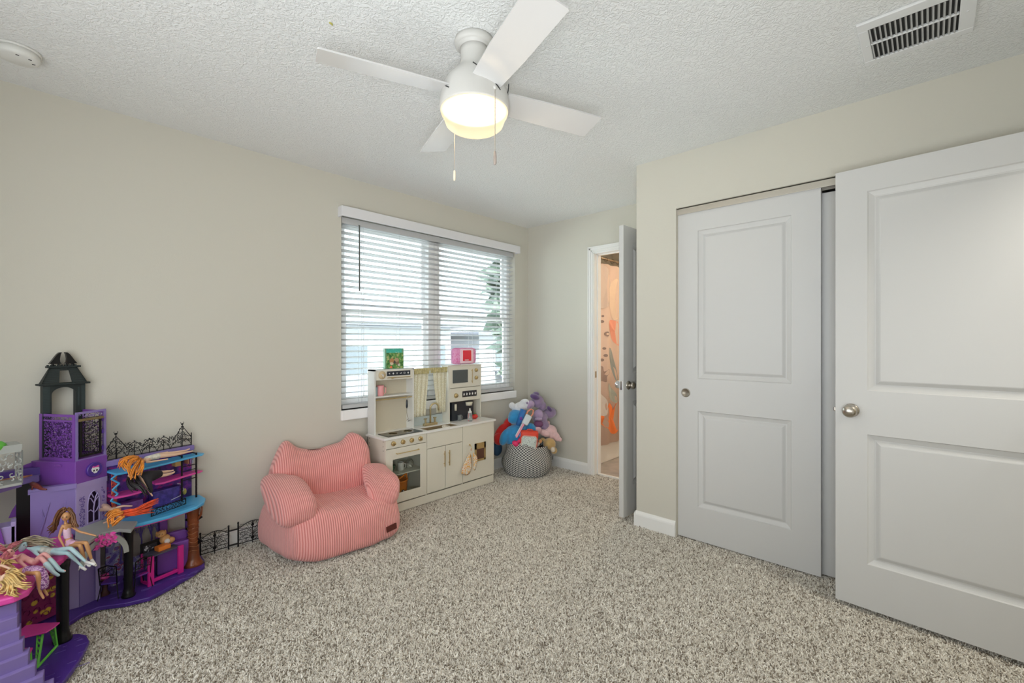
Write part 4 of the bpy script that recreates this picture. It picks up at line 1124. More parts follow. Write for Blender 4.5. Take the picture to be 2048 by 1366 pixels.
# red backpack with dotted pocket
Mb = Matrix.Translation(at_d(1056, 893, 4.15)) @ Matrix.Rotation(YAW - PI / 2 + .1, 4, 'Z') @ rotm('Y', 5) @ rotm('X', 8)
rb = empty('red_backpack', at_d(1056, 899, 4.17), 'small red rucksack with pale speckled pocket at the front of the basket', 'bag')
MB(Mb).rbox((-.088, -.02, -.02), (.088, .05, .150), .035).build('bag_body', mat('red_bag', (.72, .06, .03), .5), rb, True)
MB(Mb).rbox((-.068, -.034, -.015), (.068, -.014, .105), .012).build('pocket', ramp_mat('speckled_pocket', [(0, (.10, .12, .12)), (.40, (.62, .70, .66)), (.62, (.75, .78, .72))], scale=170, rough=.5), rb, True)
MB(Mb).tube([(-.03, .0, .148), (-.02, .0, .165), (.02, .0, .165), (.03, .0, .148)], .005, 8).build('loop', mat('red_bag', (.72, .06, .03), .5), rb)
MB(Mb).tube([(-.070, -.03, -.01), (-.072, -.03, .09), (-.055, -.03, .112), (.055, -.03, .112), (.072, -.03, .09), (.070, -.03, -.01)], .003, 6).build('zip', mat('bag_piping', (.85, .55, .45), .5), rb)
# toy vacuum / slim white, blue and pink toy leaning diagonally
wt = empty('toy_scanner', at_d(1040, 872, 4.12), 'white and pink hand-held toy with a looped coral handle leaning across the pile', 'toy')
a_, b_ = at_d(1033, 875, 4.12), at_d(1058, 830, 4.14)
ux = (b_ - a_).normalized(); nx = Vector((-_CA, -_SA, 0)); sx = ux.cross(nx).normalized()
Ms = Matrix(((sx.x, nx.x, ux.x, a_.x), (sx.y, nx.y, ux.y, a_.y), (sx.z, nx.z, ux.z, a_.z), (0, 0, 0, 1)))
L = (b_ - a_).length
MB(Ms).rbox((-.028, -.012, L * .60), (.034, .018, L * 1.0), .012).build('housing', mat('toy_white', (.66, .74, .78), .35), wt, True)
MB(Ms).rbox((-.012, -.008, 0), (.006, .010, L * .72), .004).build('shaft', mat('toy_pink', (.80, .30, .40), .4), wt)
MB(Ms).rbox((-.020, -.006, .01), (-.012, .008, L * .62), .003).build('side_strip', mat('toy_pale', (.72, .76, .80), .4), wt)
MB(Ms).tube([(-.022, 0, L * .98), (-.026, 0, L * 1.10), (-.010, 0, L * 1.24), (.014, 0, L * 1.24), (.026, 0, L * 1.10), (.022, 0, L * .98)], .0065, 8).build('loop_handle', mat('toy_coral', (.85, .32, .20), .4), wt)
MB(Ms).rbox((.010, -.004, .02), (.026, .006, L * .30), .003).build('end_cap', mat('toy_blue', (.02, .13, .45), .3), wt)
bl = empty('blue_toy_boot', at_d(1042, 845, 4.13), 'shiny blue plastic toy piece standing in the middle of the soft toys', 'toy')
MB().tube([at_d(1036, 850, 4.15), at_d(1041, 836, 4.14), at_d(1047, 819, 4.15)], [.022, .026, .030], 12).build('blue_shell', mat('toy_gloss_blue', (.03, .17, .50), .12), bl, True)
MB().ball(at_d(1042, 837, 4.09), (.014, .014, .016), 10).build('purple_button', mat('toy_violet', (.15, .04, .35), .3), bl, True)
pf = empty('pink_ruffled_toy', at_d(1030, 888, 4.15), 'hot pink ruffled cloth toy just inside the front rim', 'toy')
soft(pf, 'ruffle', mat('hot_pink_cloth', (.75, .04, .16), .7), (1031, 887, 4.13, .035, .026, .03, 30), (1040, 880, 4.14, .022, .022, .02))
dn = empty('dark_blue_cloth', at_d(995, 905, 4.3), 'dark blue cloth bulging between the basket and the play kitchen', 'cloth')
soft(dn, 'cloth', mat('denim', (.03, .08, .16), .9), (994, 896, 4.36, .05, .075, .06))
# filler toys at the bottom of the basket so that the pile rests on something
fc_ = empty('grey_blanket', (C0b.x, C0b.y, .015), 'folded grey blanket filling the bottom of the basket under the toys', 'blanket')
MB().ball((C0b.x - .005, C0b.y - .005, .115), (.175, .175, .105), 20, amp=.1).build('blanket_fold', mat('grey_fleece', (.25, .25, .28), .9), fc_, True)

# ------------------------------------------------------------------ toy castle
m_lilac = mat('lilac_plastic', (.235, .175, .44), .35); m_violet = mat('violet_plastic', (.195, .062, .36), .32); m_dkviolet = mat('deep_violet_plastic', (.075, .03, .27), .35)
m_blk = mat('black_plastic', (.008, .008, .009), .3, spec=.3); m_slate = mat('slate_plastic', (.020, .027, .027), .5, spec=.3); m_sky = mat('sky_blue_plastic', (.08, .42, .74), .3)
m_mag = mat('magenta_plastic', (.62, .02, .26), .28); m_hot = mat('hot_pink_plastic', (.72, .07, .36), .3); m_grn = mat('lime_plastic', (.14, .55, .07), .35); m_gry = mat('grey_plastic', (.40, .42, .40), .4)
m_bark = mat('brown_glossy_plastic', (.20, .055, .018), .28, vary=.35, vscale=14)
m_palel = mat('pale_lilac_plastic', (.38, .31, .58), .4)
m_prt = ramp_mat('night_mural', [(0, (.02, .012, .10)), (.42, (.07, .02, .22)), (.52, (.14, .03, .30)), (.60, (.35, .02, .22)), (.66, (.05, .03, .20)), (.74, (.60, .22, .08))], scale=26, rough=.4, detail=3)
m_prt2 = ramp_mat('orchard_mural', [(0, (.10, .06, .32)), (.44, (.22, .20, .48)), (.54, (.42, .46, .56)), (.60, (.28, .06, .16)), (.66, (.16, .12, .42)), (.76, (.68, .30, .22))], scale=30, rough=.4, detail=3)
m_web = ramp_mat('yellow_web_door', [(0, (.62, .42, .05)), (.30, (.45, .25, .04)), (.36, (.22, .008, .10))], scale=30, rough=.4, kind='cells')

castle = empty('toy_castle', (.15, 2.85, 0), 'tall purple, black and blue toy castle dollhouse open against the wall at left', 'dollhouse')
Z = Vector((0, 0, 1))
C0 = Vector((.137, 2.884, 0)); e1 = Vector((.839, .545, 0)).normalized(); e2 = Vector((-.54, .84, 0)).normalized()
LF, LB = .131, .206
C1, C3 = C0 + e1 * LF, C0 + e2 * LB; C2 = C1 + e2 * .155


def quad_wall(mb, a, b, z0, z1, th=.006, inward=None):
    a, b = Vector((a[0], a[1], 0)), Vector((b[0], b[1], 0))
    n = (b - a).cross(Z).normalized() * th
    if inward is not None and n.dot(inward) < 0: n = -n
    return mb.plate([a + Z * z0, b + Z * z0, b + Z * z1, a + Z * z1], n)


INW = (C2 - C0)


def tracery(mb, o, ex, w, z0, z1, seed, r=.0013, step=.011, nrm=(0, 0, 0), top=None, density=1.0):
    """dense scroll work inside the rectangle w x (z0..z1); top(s) optionally limits the height"""
    rnd = random.Random(seed); ex = Vector(ex).normalized(); o = Vector(o)
    nx, nz = max(1, int(w / step)), max(1, int((z1 - z0) / step))
    for i in range(nx):
        for j in range(nz):
            if rnd.random() > density: continue
            cx = (i + .5 + rnd.uniform(-.3, .3)) * w / nx; cz = z0 + (j + .5 + rnd.uniform(-.3, .3)) * (z1 - z0) / nz
            if top and cz > z0 + top(cx / w) - step * .4: continue
            rr = step * rnd.uniform(.38, .62); a0 = rnd.uniform(0, 2 * PI); da = rnd.uniform(3.4, 5.2) * rnd.choice((-1, 1))
            pts = []
            for k in range(6):
                t = k / 5; q = rr * (1 - .45 * t)
                x = min(max(cx + q * math.cos(a0 + da * t), 0), w); z = min(max(cz + q * math.sin(a0 + da * t), z0), z1)
                pts.append(o + ex * x + Z * z)
            mb.tube(pts, r, 3, cap=False)
    return mb


# ground plate
MB().prism([(.66, 2.97), (.645, 2.90), (.585, 2.845), (.493, 2.786), (.385, 2.727), (.297, 2.750), (.215, 2.800), (.16, 2.79), (.112, 2.745), (.098, 2.68), (.105, 2.63), (.135, 2.605), (.155, 2.57), (.160, 2.51), (.135, 2.42), (.105, 2.34), (.062, 2.25), (-.05, 2.17), (-.30, 2.20), (-.42, 2.60), (-.38, 2.98), (-.02, 3.08), (.60, 3.088), (.66, 3.05)], 0.002, .022).build('ground_plate', m_dkviolet, castle)
gp = bpy.data.objects['ground_plate']; bevel(gp, .004)
mb = MB(); rnd = random.Random(5)
for i in range(26):
    x, y = rnd.uniform(-.05, .13), rnd.uniform(2.28, 2.58)
    mb.rbox((x, y, .0218), (x + rnd.uniform(.01, .035), y + .0015, .0235), .0004)
for i in range(22):
    x, y = rnd.uniform(.22, .58), 0
    y = 2.80 + rnd.uniform(0, .12)
    mb.rbox((x, y, .0218), (x + rnd.uniform(.02, .05), y + .0015, .0235), .0004)
mb.build('plank_ridges', mat('violet_ridge', (.16, .10, .40), .4), castle)

# tower, bottom to top
mb = MB(); quad_wall(mb, C0, C3, .022, .579, inward=INW)
quad_wall(mb, C0, C1, .022, .10, inward=INW); quad_wall(mb, C0, C1, .305, .330, inward=INW)
mb.prism([C0, C1, C2, C3], .572, .580)
lw = mb.build('tower_lower_wall', m_lilac, castle)
mb = MB()
quad_wall(mb, (-.005, 2.893), C0, .022, .579, inward=Vector((0, 1, 0)))
quad_wall(mb, (-.012, 2.900), C0 + Vector((.004, -.01, 0)), .568, .590, th=.03, inward=Vector((0, 1, 0)))
mb.build('plain_lilac_wall', m_lilac, castle)
mb = MB()
for x0, x1, z1 in ((.020, .055, .52), (.085, .115, .55), (.05, .07, .44)):     # moulded tree relief on the plain wall
    mb.tube([(x0, 2.8885, .37), ((x0 + x1) / 2, 2.887, (.37 + z1) / 2), (x1, 2.887, z1)], [.004, .0028, .0012], 5)
    mb.tube([((x0 + x1) / 2, 2.887, (.37 + z1) / 2), (x0 + .01, 2.888, z1 - .02)], [.0025, .001], 5)
mb.build('wall_relief', m_lilac, castle)
# window panel of the tower front with gothic arch and cut-outs
F = frame(C0 - e2 * .0, e1)
mb = MB(F); W = LF
y0, y1 = -.006, .004
wa, wb, wz0, wz1, cxw = .047, .099, .385, .512, .073
mb.box((0, y0, .305), (W, y1, wz0)).box((0, y0, wz0), (wa, y1, .568)).box((wb, y0, wz0), (W, y1, .568))
arc = [(cxw + (wb - cxw) * math.cos(a), .470 + .062 * math.sin(a)) for a in [PI * i / 12 for i in range(13)]]
for i in range(12):
    (xa, za), (xb, zb_) = arc[i], arc[i + 1]
    mb.plate([(xa, y0, za), (xb, y0, zb_), (xb, y0, .568), (xa, y0, .568)], (0, y1 - y0, 0))
mb.build('window_panel', m_palel, castle)
mb = MB(F)
mb.tube([(cxw, y0, wz0), (cxw, y0, .45), (cxw + .008, y0, .50), (cxw + .018, y0, .520)], .0028, 5)
for pts in ([(wa, .440), (.060, .445), (cxw, .430)], [(cxw, .425), (.086, .435), (wb, .460)], [(cxw, .475), (.060, .500), (.050, .500)], [(cxw, .470), (.086, .492), (wb - .004, .500)], [(cxw, .500), (.064, .520), (.062, .526)]):
    mb.tube([(x, y0, z) for x, z in pts], .0024, 5)
mb.tube([(wa, y0 - .001, wz0)] + [(x, y0 - .001, z) for x, z in reversed(arc)] + [(wb, y0 - .001, wz0), (wa, y0 - .001, wz0)], .0022, 5)
mb.build('window_tracery', m_palel, castle)
mb = MB(F); tracery(mb, (.012, -.0065, 0), (1, 0, 0), .022, .345, .52, 4, r=.0013, step=.010); tracery(mb, (.108, -.0065, 0), (1, 0, 0), .015, .36, .43, 8, r=.0013, step=.009); tracery(mb, (.108, -.0065, 0), (1, 0, 0), .015, .47, .54, 9, r=.0013, step=.009)
mb.build('cut_out_pattern', m_dkviolet, castle)
MB(F).box((.02, .012, .34), (.12, .016, .56)).build('window_backing', mat('dark_interior', (.03, .01, .05), .7), castle)
MB(F).box((-.002, -.0075, .560), (W + .002, .01, .585)).build('panel_cap', m_palel, castle)
mb = MB().prism([C0 - e1 * .004 - e2 * .006, C1 + e1 * .004 - e2 * .006, C2 + e1 * .0, C3 - e1 * .028 + e2 * .01, C3 - e1 * .034 - e2 * .03], .580, .690)
bevel(mb.build('tower_mid_block', m_violet, castle), .003)
mb = MB(); 
for z in (.622, .655):
    mb.tube([C0 - e1 * .0045 - e2 * 0 + Z * z, C3 - e1 * .0045 + Z * z], .0014, 4)
mb.rbox((.0, 0, 0), (.035, .012, .012), .003, M=frame(C0 - e1 * .010 + e2 * .055 + Z * .667, e2)).build('block_moulding', m_violet, castle)
# round emblem
ec = C0 + e1 * .072 - e2 * .007 + Z * .634; en = -e2
MB().lathe(ec, [(.034, -.004), (.034, .007), (.031, .010), (.029, .009), (0, .009)], 36, ax=en).build('emblem_disc', m_dkviolet, castle)
Fe = frame(ec - e2 * .0095, e1)


def flat(F, pts, th=.0012):
    mb = MB(F); return mb.plate([(x, 0, z) for x, z in pts], (0, -th, 0))


flat(Fe, [(-.017, .004), (-.013, .011), (-.004, .014), (.006, .013), (.014, .009), (.018, .002), (.015, -.006), (.009, -.011), (.007, -.016), (-.005, -.017), (-.008, -.012), (-.015, -.006)]).build('emblem_skull', m_mark, castle)
for x in (-.0065, .0065): MB(Fe).ball((x, -.0012, -.004), (.0042, .0008, .0046), 10).build('emblem_eye', m_gap, castle, True)
flat(Fe @ Matrix.Translation((0, -.001, 0)), [(-.010, .018), (-.001, .014), (.012, .019), (.018, .011), (.006, .010), (.000, .011), (-.008, .010), (-.015, .013)]).build('emblem_bow', m_hot, castle)
# lattice storey
mb = MB(); Hh0, Hh1 = .690, .905


def panel_frame(mb, a, ex, w, z0, z1, bt=.014, side=.016, th=.006, topb=.012, midz=None):
    F = frame(a, ex)
    for (x0, x1, q0, q1) in ((0, side, z0, z1), (w - side, w, z0, z1), (side, w - side, z0, z0 + bt), (side, w - side, z1 - topb, z1)):
        mb.box((x0, -th / 2, q0), (x1, th / 2, q1), M=F)
    if midz: mb.box((side, -th / 2, midz - .004), (w - side, th / 2, midz + .004), M=F)


panel_frame(mb, C3, -e2, LB, Hh0, Hh1, midz=.875); o1 = mb.build('lattice_panel_frame', m_violet, castle)
mb = MB(); tracery(mb, C3 - e2 * .016, -e2, LB - .032, .704, .872, 21, r=.0021, step=.0125); tracery(mb, C3 - e2 * .03, -e2, LB - .06, .879, .894, 22, r=.0012, step=.010)
mb.build('lattice_scrollwork', m_violet, castle)
MB().box((.016, .020, .704), (LB - .016, .024, .872), M=frame(C3, -e2)).build('mesh_screen', ramp_mat('painted_glimmer_violet', [(0, (.08, .03, .16)), (.56, (.16, .07, .28)), (.64, (.60, .50, .62))], scale=130, rough=.3), castle)  # pale specks paint the screen's glimmer into its colour
mb = MB(); panel_frame(mb, C0, e1, LF, Hh0, .915, side=.010, bt=.004, topb=.010); mb.build('front_panel_frame', m_lilac, castle)
mb = MB(); panel_frame(mb, C0 + e1 * .014 - e2 * .004, e1, .093, .705, .885, side=.008, bt=.010, topb=.008); mb.build('black_door_frame', m_blk, castle)
mb = MB(); tracery(mb, C0 + e1 * .022 - e2 * .004, e1, .077, .714, .878, 31, r=.0018, step=.0105); mb.build('black_door_lattice', m_blk, castle)
mb = MB(); tracery(mb, C0 + e1 * .012, e1, .105, .888, .905, 33, r=.0013, step=.010); mb.build('front_scrollwork', m_palel, castle)
mb = MB(frame(C0 - e2 * .012, e1)).rbox((.004, -.003, .872), (.112, .003, .884), .002); mb.build('bronze_bar', mat('bronze_plastic', (.22, .17, .08), .35, .4), castle)
mb = MB()
for z in (.72, .80, .86): mb.rbox((LF - .022, -.006, z), (LF - .014, .0, z + .018), .001, M=frame(C0 - e2 * .004, e1))
mb.build('door_hinges', m_dkviolet, castle)
mb = MB(); panel_frame(mb, C1, e2, .150, Hh0, .908); tracery(mb, C1 + e2 * .016, e2, .118, .704, .90, 35, r=.0015, step=.014); mb.build('rear_lattice', m_violet, castle)
mb = MB(); mb.prism([C0, C1, C2, C3], .690, .696); mb.build('lattice_floor', m_violet, castle)
# belfry facade: two piers, arch, eaves, sloped roof with a tall opening, horns
eb = Vector((.97, .24, 0)).normalized()
K0 = Vector((.035, 3.034, 0)); bw, bd = .150, .034
F = frame(K0, eb)            # x along front, y into depth
ZB0, ZE, ZR = .700, 1.040, 1.118
pl_, pr_ = .030, .034
mb = MB(F)
for (x0, x1) in ((0, pl_), (bw - pr_, bw)): mb.box((x0, 0, ZB0), (x1, bd, ZE - .005))
ns = 14; ca, ra = (pl_ + bw - pr_) / 2, (bw - pl_ - pr_) / 2
for i in range(ns):
    a0, a1 = PI * i / ns, PI * (i + 1) / ns
    xa, xb = ca - ra * math.cos(a0), ca - ra * math.cos(a1)
    mb.plate([(xa, 0, ZE - .050 + .034 * math.sin(a0)), (xb, 0, ZE - .050 + .034 * math.sin(a1)), (xb, 0, ZE), (xa, 0, ZE)], (0, .008, 0))
mb.box((bw - pr_ - .010, .006, ZB0), (bw - pr_, bd - .004, ZB0 + .12))
mb.build('belfry_piers', m_slate, castle)
mb = MB(F)
for k in range(17):
    z = .905 + k * .0075
    mb.box((-.0008, -.0008, z), (pl_ * .8, .001, z + .0062)); mb.box((bw - pr_ * .42, -.0008, z), (bw + .0008, .001, z + .0062))
mb.box((bw - pr_ * .80, -.0015, .93), (bw - pr_ * .62, .001, 1.02))
mb.build('belfry_brick_relief', mat('slate_brick', (.034, .048, .049), .6, spec=.3), castle)
mb = MB(F); ov_ = .016
mb.rbox((-ov_, -ov_, ZE - .004), (bw + ov_, bd + .006, ZE + .005), .002)
mb.build('belfry_eaves', m_slate, castle)
xa, xb = .026, bw - .026
mb = MB(F)
A0, B0, C_, D_ = Vector((-.006, -.008, ZE + .004)), Vector((bw + .006, -.008, ZE + .004)), Vector((xb, .012, ZR)), Vector((xa, .012, ZR))
mb.plate([A0, A0.lerp(B0, .37), D_.lerp(C_, .36), D_], (0, .005, 0)); mb.plate([A0.lerp(B0, .66), B0, C_, D_.lerp(C_, .66)], (0, .005, 0))
mb.plate([A0, D_, Vector((xa, bd - .01, ZR)), Vector((-.006, bd, ZE + .004))], (.005, 0, 0)); mb.plate([B0, C_, Vector((xb, bd - .01, ZR)), Vector((bw + .006, bd, ZE + .004))], (-.005, 0, 0))
mb.plate([D_.lerp(C_, .30) - Z * .014, D_.lerp(C_, .72) - Z * .014, D_.lerp(C_, .72), D_.lerp(C_, .30)], (0, .005, 0))
mb.build('belfry_roof', m_slate, castle)
mb = MB(F)
for k in range(9):
    t = k / 9; L0, R0 = A0.lerp(D_, t), B0.lerp(C_, t)
    mb.tube([L0 + Vector((0, -.001, 0)), L0.lerp(R0, .365) + Vector((0, -.001, 0))], .0012, 4); mb.tube([L0.lerp(R0, .66) + Vector((0, -.001, 0)), R0 + Vector((0, -.001, 0))], .0012, 4)
mb.build('roof_tile_relief', _M['slate_brick'], castle)
mb = MB(F).rbox((xa - .012, .002, ZR), (xb + .012, bd - .006, ZR + .009), .002)
for i in range(9): mb.rbox((xa - .012 + i * .0122, .0, ZR + .007), (xa - .005 + i * .0122, .010, ZR + .015), .001)
mb.build('roof_crown', m_slate, castle)
for s in (-1, 1):          # two curved pointed wings with a gap between
    mb = MB(F); cx, cy = bw / 2, .022
    zb = ZR + .020
    out = [(.006, 0), (.030, -.002), (.050, -.001), (.040, .014), (.030, .032), (.022, .045), (.014, .053), (.006, .054), (.010, .042), (.013, .022), (.012, .006)]
    fr_ = [mb._v((cx + s * x, cy - .010, zb + z)) for x, z in out]; bk_ = [mb._v((cx + s * x, cy + .010, zb + z)) for x, z in out]
    n = len(out)
    mb.bm.faces.new(fr_); mb.bm.faces.new(bk_[::-1])
    for i in range(n): mb.bm.faces.new([fr_[i], fr_[(i + 1) % n], bk_[(i + 1) % n], bk_[i]])
    mb.box((cx + s * .016 - .003, cy - .008, ZR + .006), (cx + s * .016 + .003, cy + .008, zb + .003)).box((cx + s * .036 - .003, cy - .008, ZR + .006), (cx + s * .036 + .003, cy + .008, zb + .003))
    mb.build('roof_horn', m_blk, castle)
# violet roof flap behind the tower on its left
MB().plate([at_d(45, 932, 2.05), at_d(66, 924, 2.08), at_d(80, 923, 2.1), at_d(80, 955, 2.1), at_d(52, 945, 2.05)], (0, .01, 0)).build('roof_flap', m_violet, castle)

# right wing: mural, rail, shelves
A, B = Vector((.250, 2.972, 0)), Vector((.622, 3.080, 0)); ew = (B - A).normalized(); WL_ = (B - A).length; nw = Vector((-ew.y, ew.x, 0))
Fw_ = frame(A, ew)
MB(Fw_).box((0, 0, .365), (WL_, .006, .640)).build('mural_wall', m_prt, castle)
mb = MB(Fw_).rbox((-.01, -.022, .628), (WL_ + .004, .010, .655), .004); mb.build('top_rail', m_lilac, castle)
# spired black fence on top
mb = MB(Fw_)
zf = .655


def prof(s):
    h = .058 + .012 * abs(math.sin(s * PI * 3))
    for c in (.10, .875): h = max(h, .115 - abs(s - c) * .60)
    return h


for s0_, s1_ in ((0, .22), (.22, .38), (.38, .56), (.56, .72), (.72, 1.0)):
    cxs = (s0_ + s1_) / 2 * WL_; hw = (s1_ - s0_) / 2 * WL_
    for k in (-1, 1): mb.tube([(cxs + k * hw, .0, zf), (cxs + k * hw * .72, .0, zf + .028), (cxs, .0, zf + .045)], .0016, 4)
    mb.tube([(cxs, 0, zf), (cxs, 0, zf + .055)], .0018, 4)
    mb.tube([(cxs - hw * .45, 0, zf + .040), (cxs, 0, zf + .018), (cxs + hw * .45, 0, zf + .040)], .0014, 4)
for c in (.10, .875):
    mb.tube([((c - .115) * WL_, 0, zf + .045), (c * WL_, 0, zf + .115), (min(1, c + .12) * WL_, 0, zf + .045)], .0024, 5)
    mb.tube([(c * WL_, 0, zf), (c * WL_, 0, zf + .128)], .002, 5).ball((c * WL_, 0, zf + .126), (.007, .003, .005), 8)
    for k in (-1, 1): mb.tube([(c * WL_, 0, zf + .124), (c * WL_ + k * .008, 0, zf + .132), (c * WL_ + k * .007, 0, zf + .138)], .0015, 4)
for c in (.30, .47, .64):
    mb.tube([(c * WL_ - .030 + .060 * i / 8, 0, zf + .045 + .025 * math.sin(PI * i / 8)) for i in range(9)], .002, 5).ball((c * WL_, 0, zf + .075), .004, 6)
mb.tube([(WL_ - .002, 0, zf), (WL_ - .002, 0, zf + .07)], .0026, 5).tube([(0, 0, zf + .003), (WL_, 0, zf + .003)], .002, 5)
tracery(mb, (0, 0, 0), (1, 0, 0), WL_, zf + .02, zf + .118, 41, r=.0021, step=.0125, top=lambda s: prof(s) - .012, density=.95)
mb.build('spired_fence', m_blk, castle)
for z, m, nm, x1, dep in ((.598, m_sky, 'upper_shelf', WL_ + .035, .115), (.500, m_hot, 'middle_shelf', WL_ + .030, .105)):
    if nm == 'upper_shelf':
        out = [(-.005, 0), (-.005, -dep), (.10, -dep - .01), (.25, -dep + .01), (x1 - .02, -dep + .035), (x1, -.06), (x1 - .01, -.01)]
    else:
        out = [(.175, 0), (.165, -dep + .01), (.20, -dep - .004), (.30, -dep + .02), (x1 - .02, -dep + .040), (x1, -.055), (x1 - .01, -.01)]
    bevel(MB(Fw_).prism(out, z, z + .010).build(nm, m, castle), .003)
bevel(MB(Fw_).prism([(.0, 0), (.0, -.085), (.06, -.10), (.12, -.09), (.145, -.05), (.15, 0)], .478, .488).build('lower_bunk', m_hot, castle), .003)
MB(Fw_).rbox((.02, -.07, .366), (.125, -.02, .440), .006).build('print_cabinet', mat('violet_print', (.16, .05, .25), .4, vary=.4, vscale=40), castle)
mb = MB(Fw_).rbox((.175, -.055, .370), (.30, -.006, .455), .004); mb.build('print_bed', mat('blue_violet_print', (.06, .04, .25), .4, vary=.5, vscale=40), castle)
MB(Fw_).tube([(.255, -.058, .39), (.30, -.058, .40), (.318, -.058, .43), (.30, -.058, .465), (.285, -.058, .47)], .0014, 4).build('white_web_line', m_mark, castle)
mb = MB(Fw_)
bx0, bx1 = WL_ - .085, WL_ - .012
for x in (bx0, bx1): mb.box((x - .0035, -.071, .37), (x + .0035, -.065, .62)).box((x - .002, -.070, .614), (x + .002, 0, .620))
for z in (.555, .530, .480): mb.box((bx0, -.070, z), (bx1, -.066, z + .004))
for x in (bx0, bx1): tracery(mb, (x - .005, -.068, 0), (1, 0, 0), .010, .37, .62, int(x * 999), r=.001, step=.009)
mb.build('black_bookcase', m_blk, castle)
for i, (x, c) in enumerate(((.008, (.62, .40, .14)), (.040, (.50, .22, .12)), (.052, (.42, .20, .45)), (.062, (.45, .50, .65)))):
    MB(Fw_).box((bx0 + x - .03 * (i == 0), -.050, .562), (bx0 + x + (.006 if i else 0), -.012, .594 - .004 * i)).build('toy_book_relief', mat('toybook%d' % i, c, .5), castle)
MB(Fw_).ball((bx0 + .022, -.052, .415), (.010, .006, .018), 10).build('moulded_lantern', mat('olive_gold', (.35, .30, .06), .4), castle, True)
mb = MB(Fw_)
for i, (zz, dx) in enumerate(((.600, .030), (.575, -.004), (.545, .028), (.520, .0), (.495, .022), (.470, -.006), (.440, .030), (.415, .008), (.385, .002))):
    if i: mb.tube([(pz[0], -.062, pz[1]), (dx, -.062, zz)], .0045, 6)
    pz = (dx, zz)
mb.build('zigzag_trim', m_sky, castle)
mb = MB(Fw_).box((.002, -.055, .375), (.022, -.045, .600)); mb.build('orange_print_strip', ramp_mat('flame_print', [(0, (.12, .02, .05)), (.45, (.50, .05, .04)), (.55, (.75, .20, .03)), (.62, (.05, .25, .40))], scale=60, rough=.4), castle)
# blue first floor and its pink underside
out = [(.664, 2.965), (.640, 2.895), (.600, 2.850), (.475, 2.800), (.370, 2.785), (.285, 2.787), (.215, 2.84), (.247, 2.955), (.270, 2.978), (.62, 3.078), (.655, 3.06)]
bevel(MB().prism(out, .352, .368).build('first_floor', m_sky, castle), .004)
MB().prism([(x - .02 * (x > .5), y + .018) if y < 2.9 else (x - .02 * (x > .5), y - .01) for x, y in out], .343, .352).build('pink_floor_trim', m_hot, castle)
MB().prism([(.600, 2.895), (.55, 2.865), (.44, 2.835), (.40, 2.85), (.45, 2.88), (.56, 2.91)], .3685, .3690).build('floor_print', mat('sky_dark_print', (.05, .30, .58), .35), castle)
# lower mural with purple pillars and tree tracery, arch windows left open
MB(Fw_).box((-.0, .004, .022), (.055, .010, .345)).box((.055, .004, .022), (.225, .010, .13)).box((.055, .004, .30), (.225, .010, .345)).build('lower_mural', m_prt2, castle)
mb = MB(Fw_)
for x in (.06, .10, .145, .19, .22):
    mb.tube([(x, .004, .12), (x + .004, .003, .20), (x - .004, .003, .31)], [.006, .0035, .003], 5)
    for k in (-1, 1): mb.tube([(x, .003, .22), (x + k * .012, .003, .27), (x + k * .020, .003, .31)], [.003, .002, .001], 4)
tracery(mb, (.05, .004, 0), (1, 0, 0), .17, .25, .335, 51, r=.0016, step=.015)
mb.build('tree_tracery', mat('blue_violet_plastic', (.12, .09, .34), .4), castle)
mb = MB(Fw_).rbox((.225, -.012, .022), (.262, .012, .345), .004); mb.build('violet_pillar', m_violet, castle)
mb = MB(Fw_).box((.262, -.004, .022), (.36, .006, .15)).box((.355, -.004, .022), (.37, .006, .345)); mb.build('low_wall', m_dkviolet, castle)
mb = MB(Fw_).rbox((.262, -.03, .135), (.36, -.004, .150), .003); mb.build('window_ledge', m_violet, castle)
MB(Fw_).tube([(.262 + .098 * i / 10, .0, .300 + .04 * math.sin(PI * i / 10)) for i in range(11)], .005, 6).build('arch_trim', m_lilac, castle)
# walls under the tower front
mb = MB(); quad_wall(mb, (.10, 2.868), (.150, 2.862), .022, .345, inward=Vector((0, 1, 0))); mb.build('lilac_side_wall', m_palel, castle)
mb = MB(); quad_wall(mb, (.150, 2.858), (.205, 2.886), .022, .345, inward=Vector((0, 1, 0))); mb.build('violet_front_wall', m_lilac, castle)
mb = MB(); mb.rbox((.205, 2.880, .022), (.222, 2.90, .345), .002); mb.build('pale_post', m_palel, castle)
# columns


def column(x, y, r, z0, z1, m, nm='column'):
    return MB().lathe((x, y, 0), [(r * 1.45, z0), (r * 1.5, z0 + .008), (r * 1.25, z0 + .014), (r * 1.3, z0 + .020), (r * 1.1, z0 + .026), (r * .95, z0 + .05), (r, z1 - .03), (r * 1.1, z1 - .02), (r * 1.15, z1)], 20).build(nm, m, castle, True)


column(.316, 2.812, .0185, .022, .348, m_blk); column(.086, 2.590, .0200, .022, .345, m_blk)
MB().box((-.047, 2.925, .365), (.010, 2.945, .612)).build('black_upright', m_blk, castle)
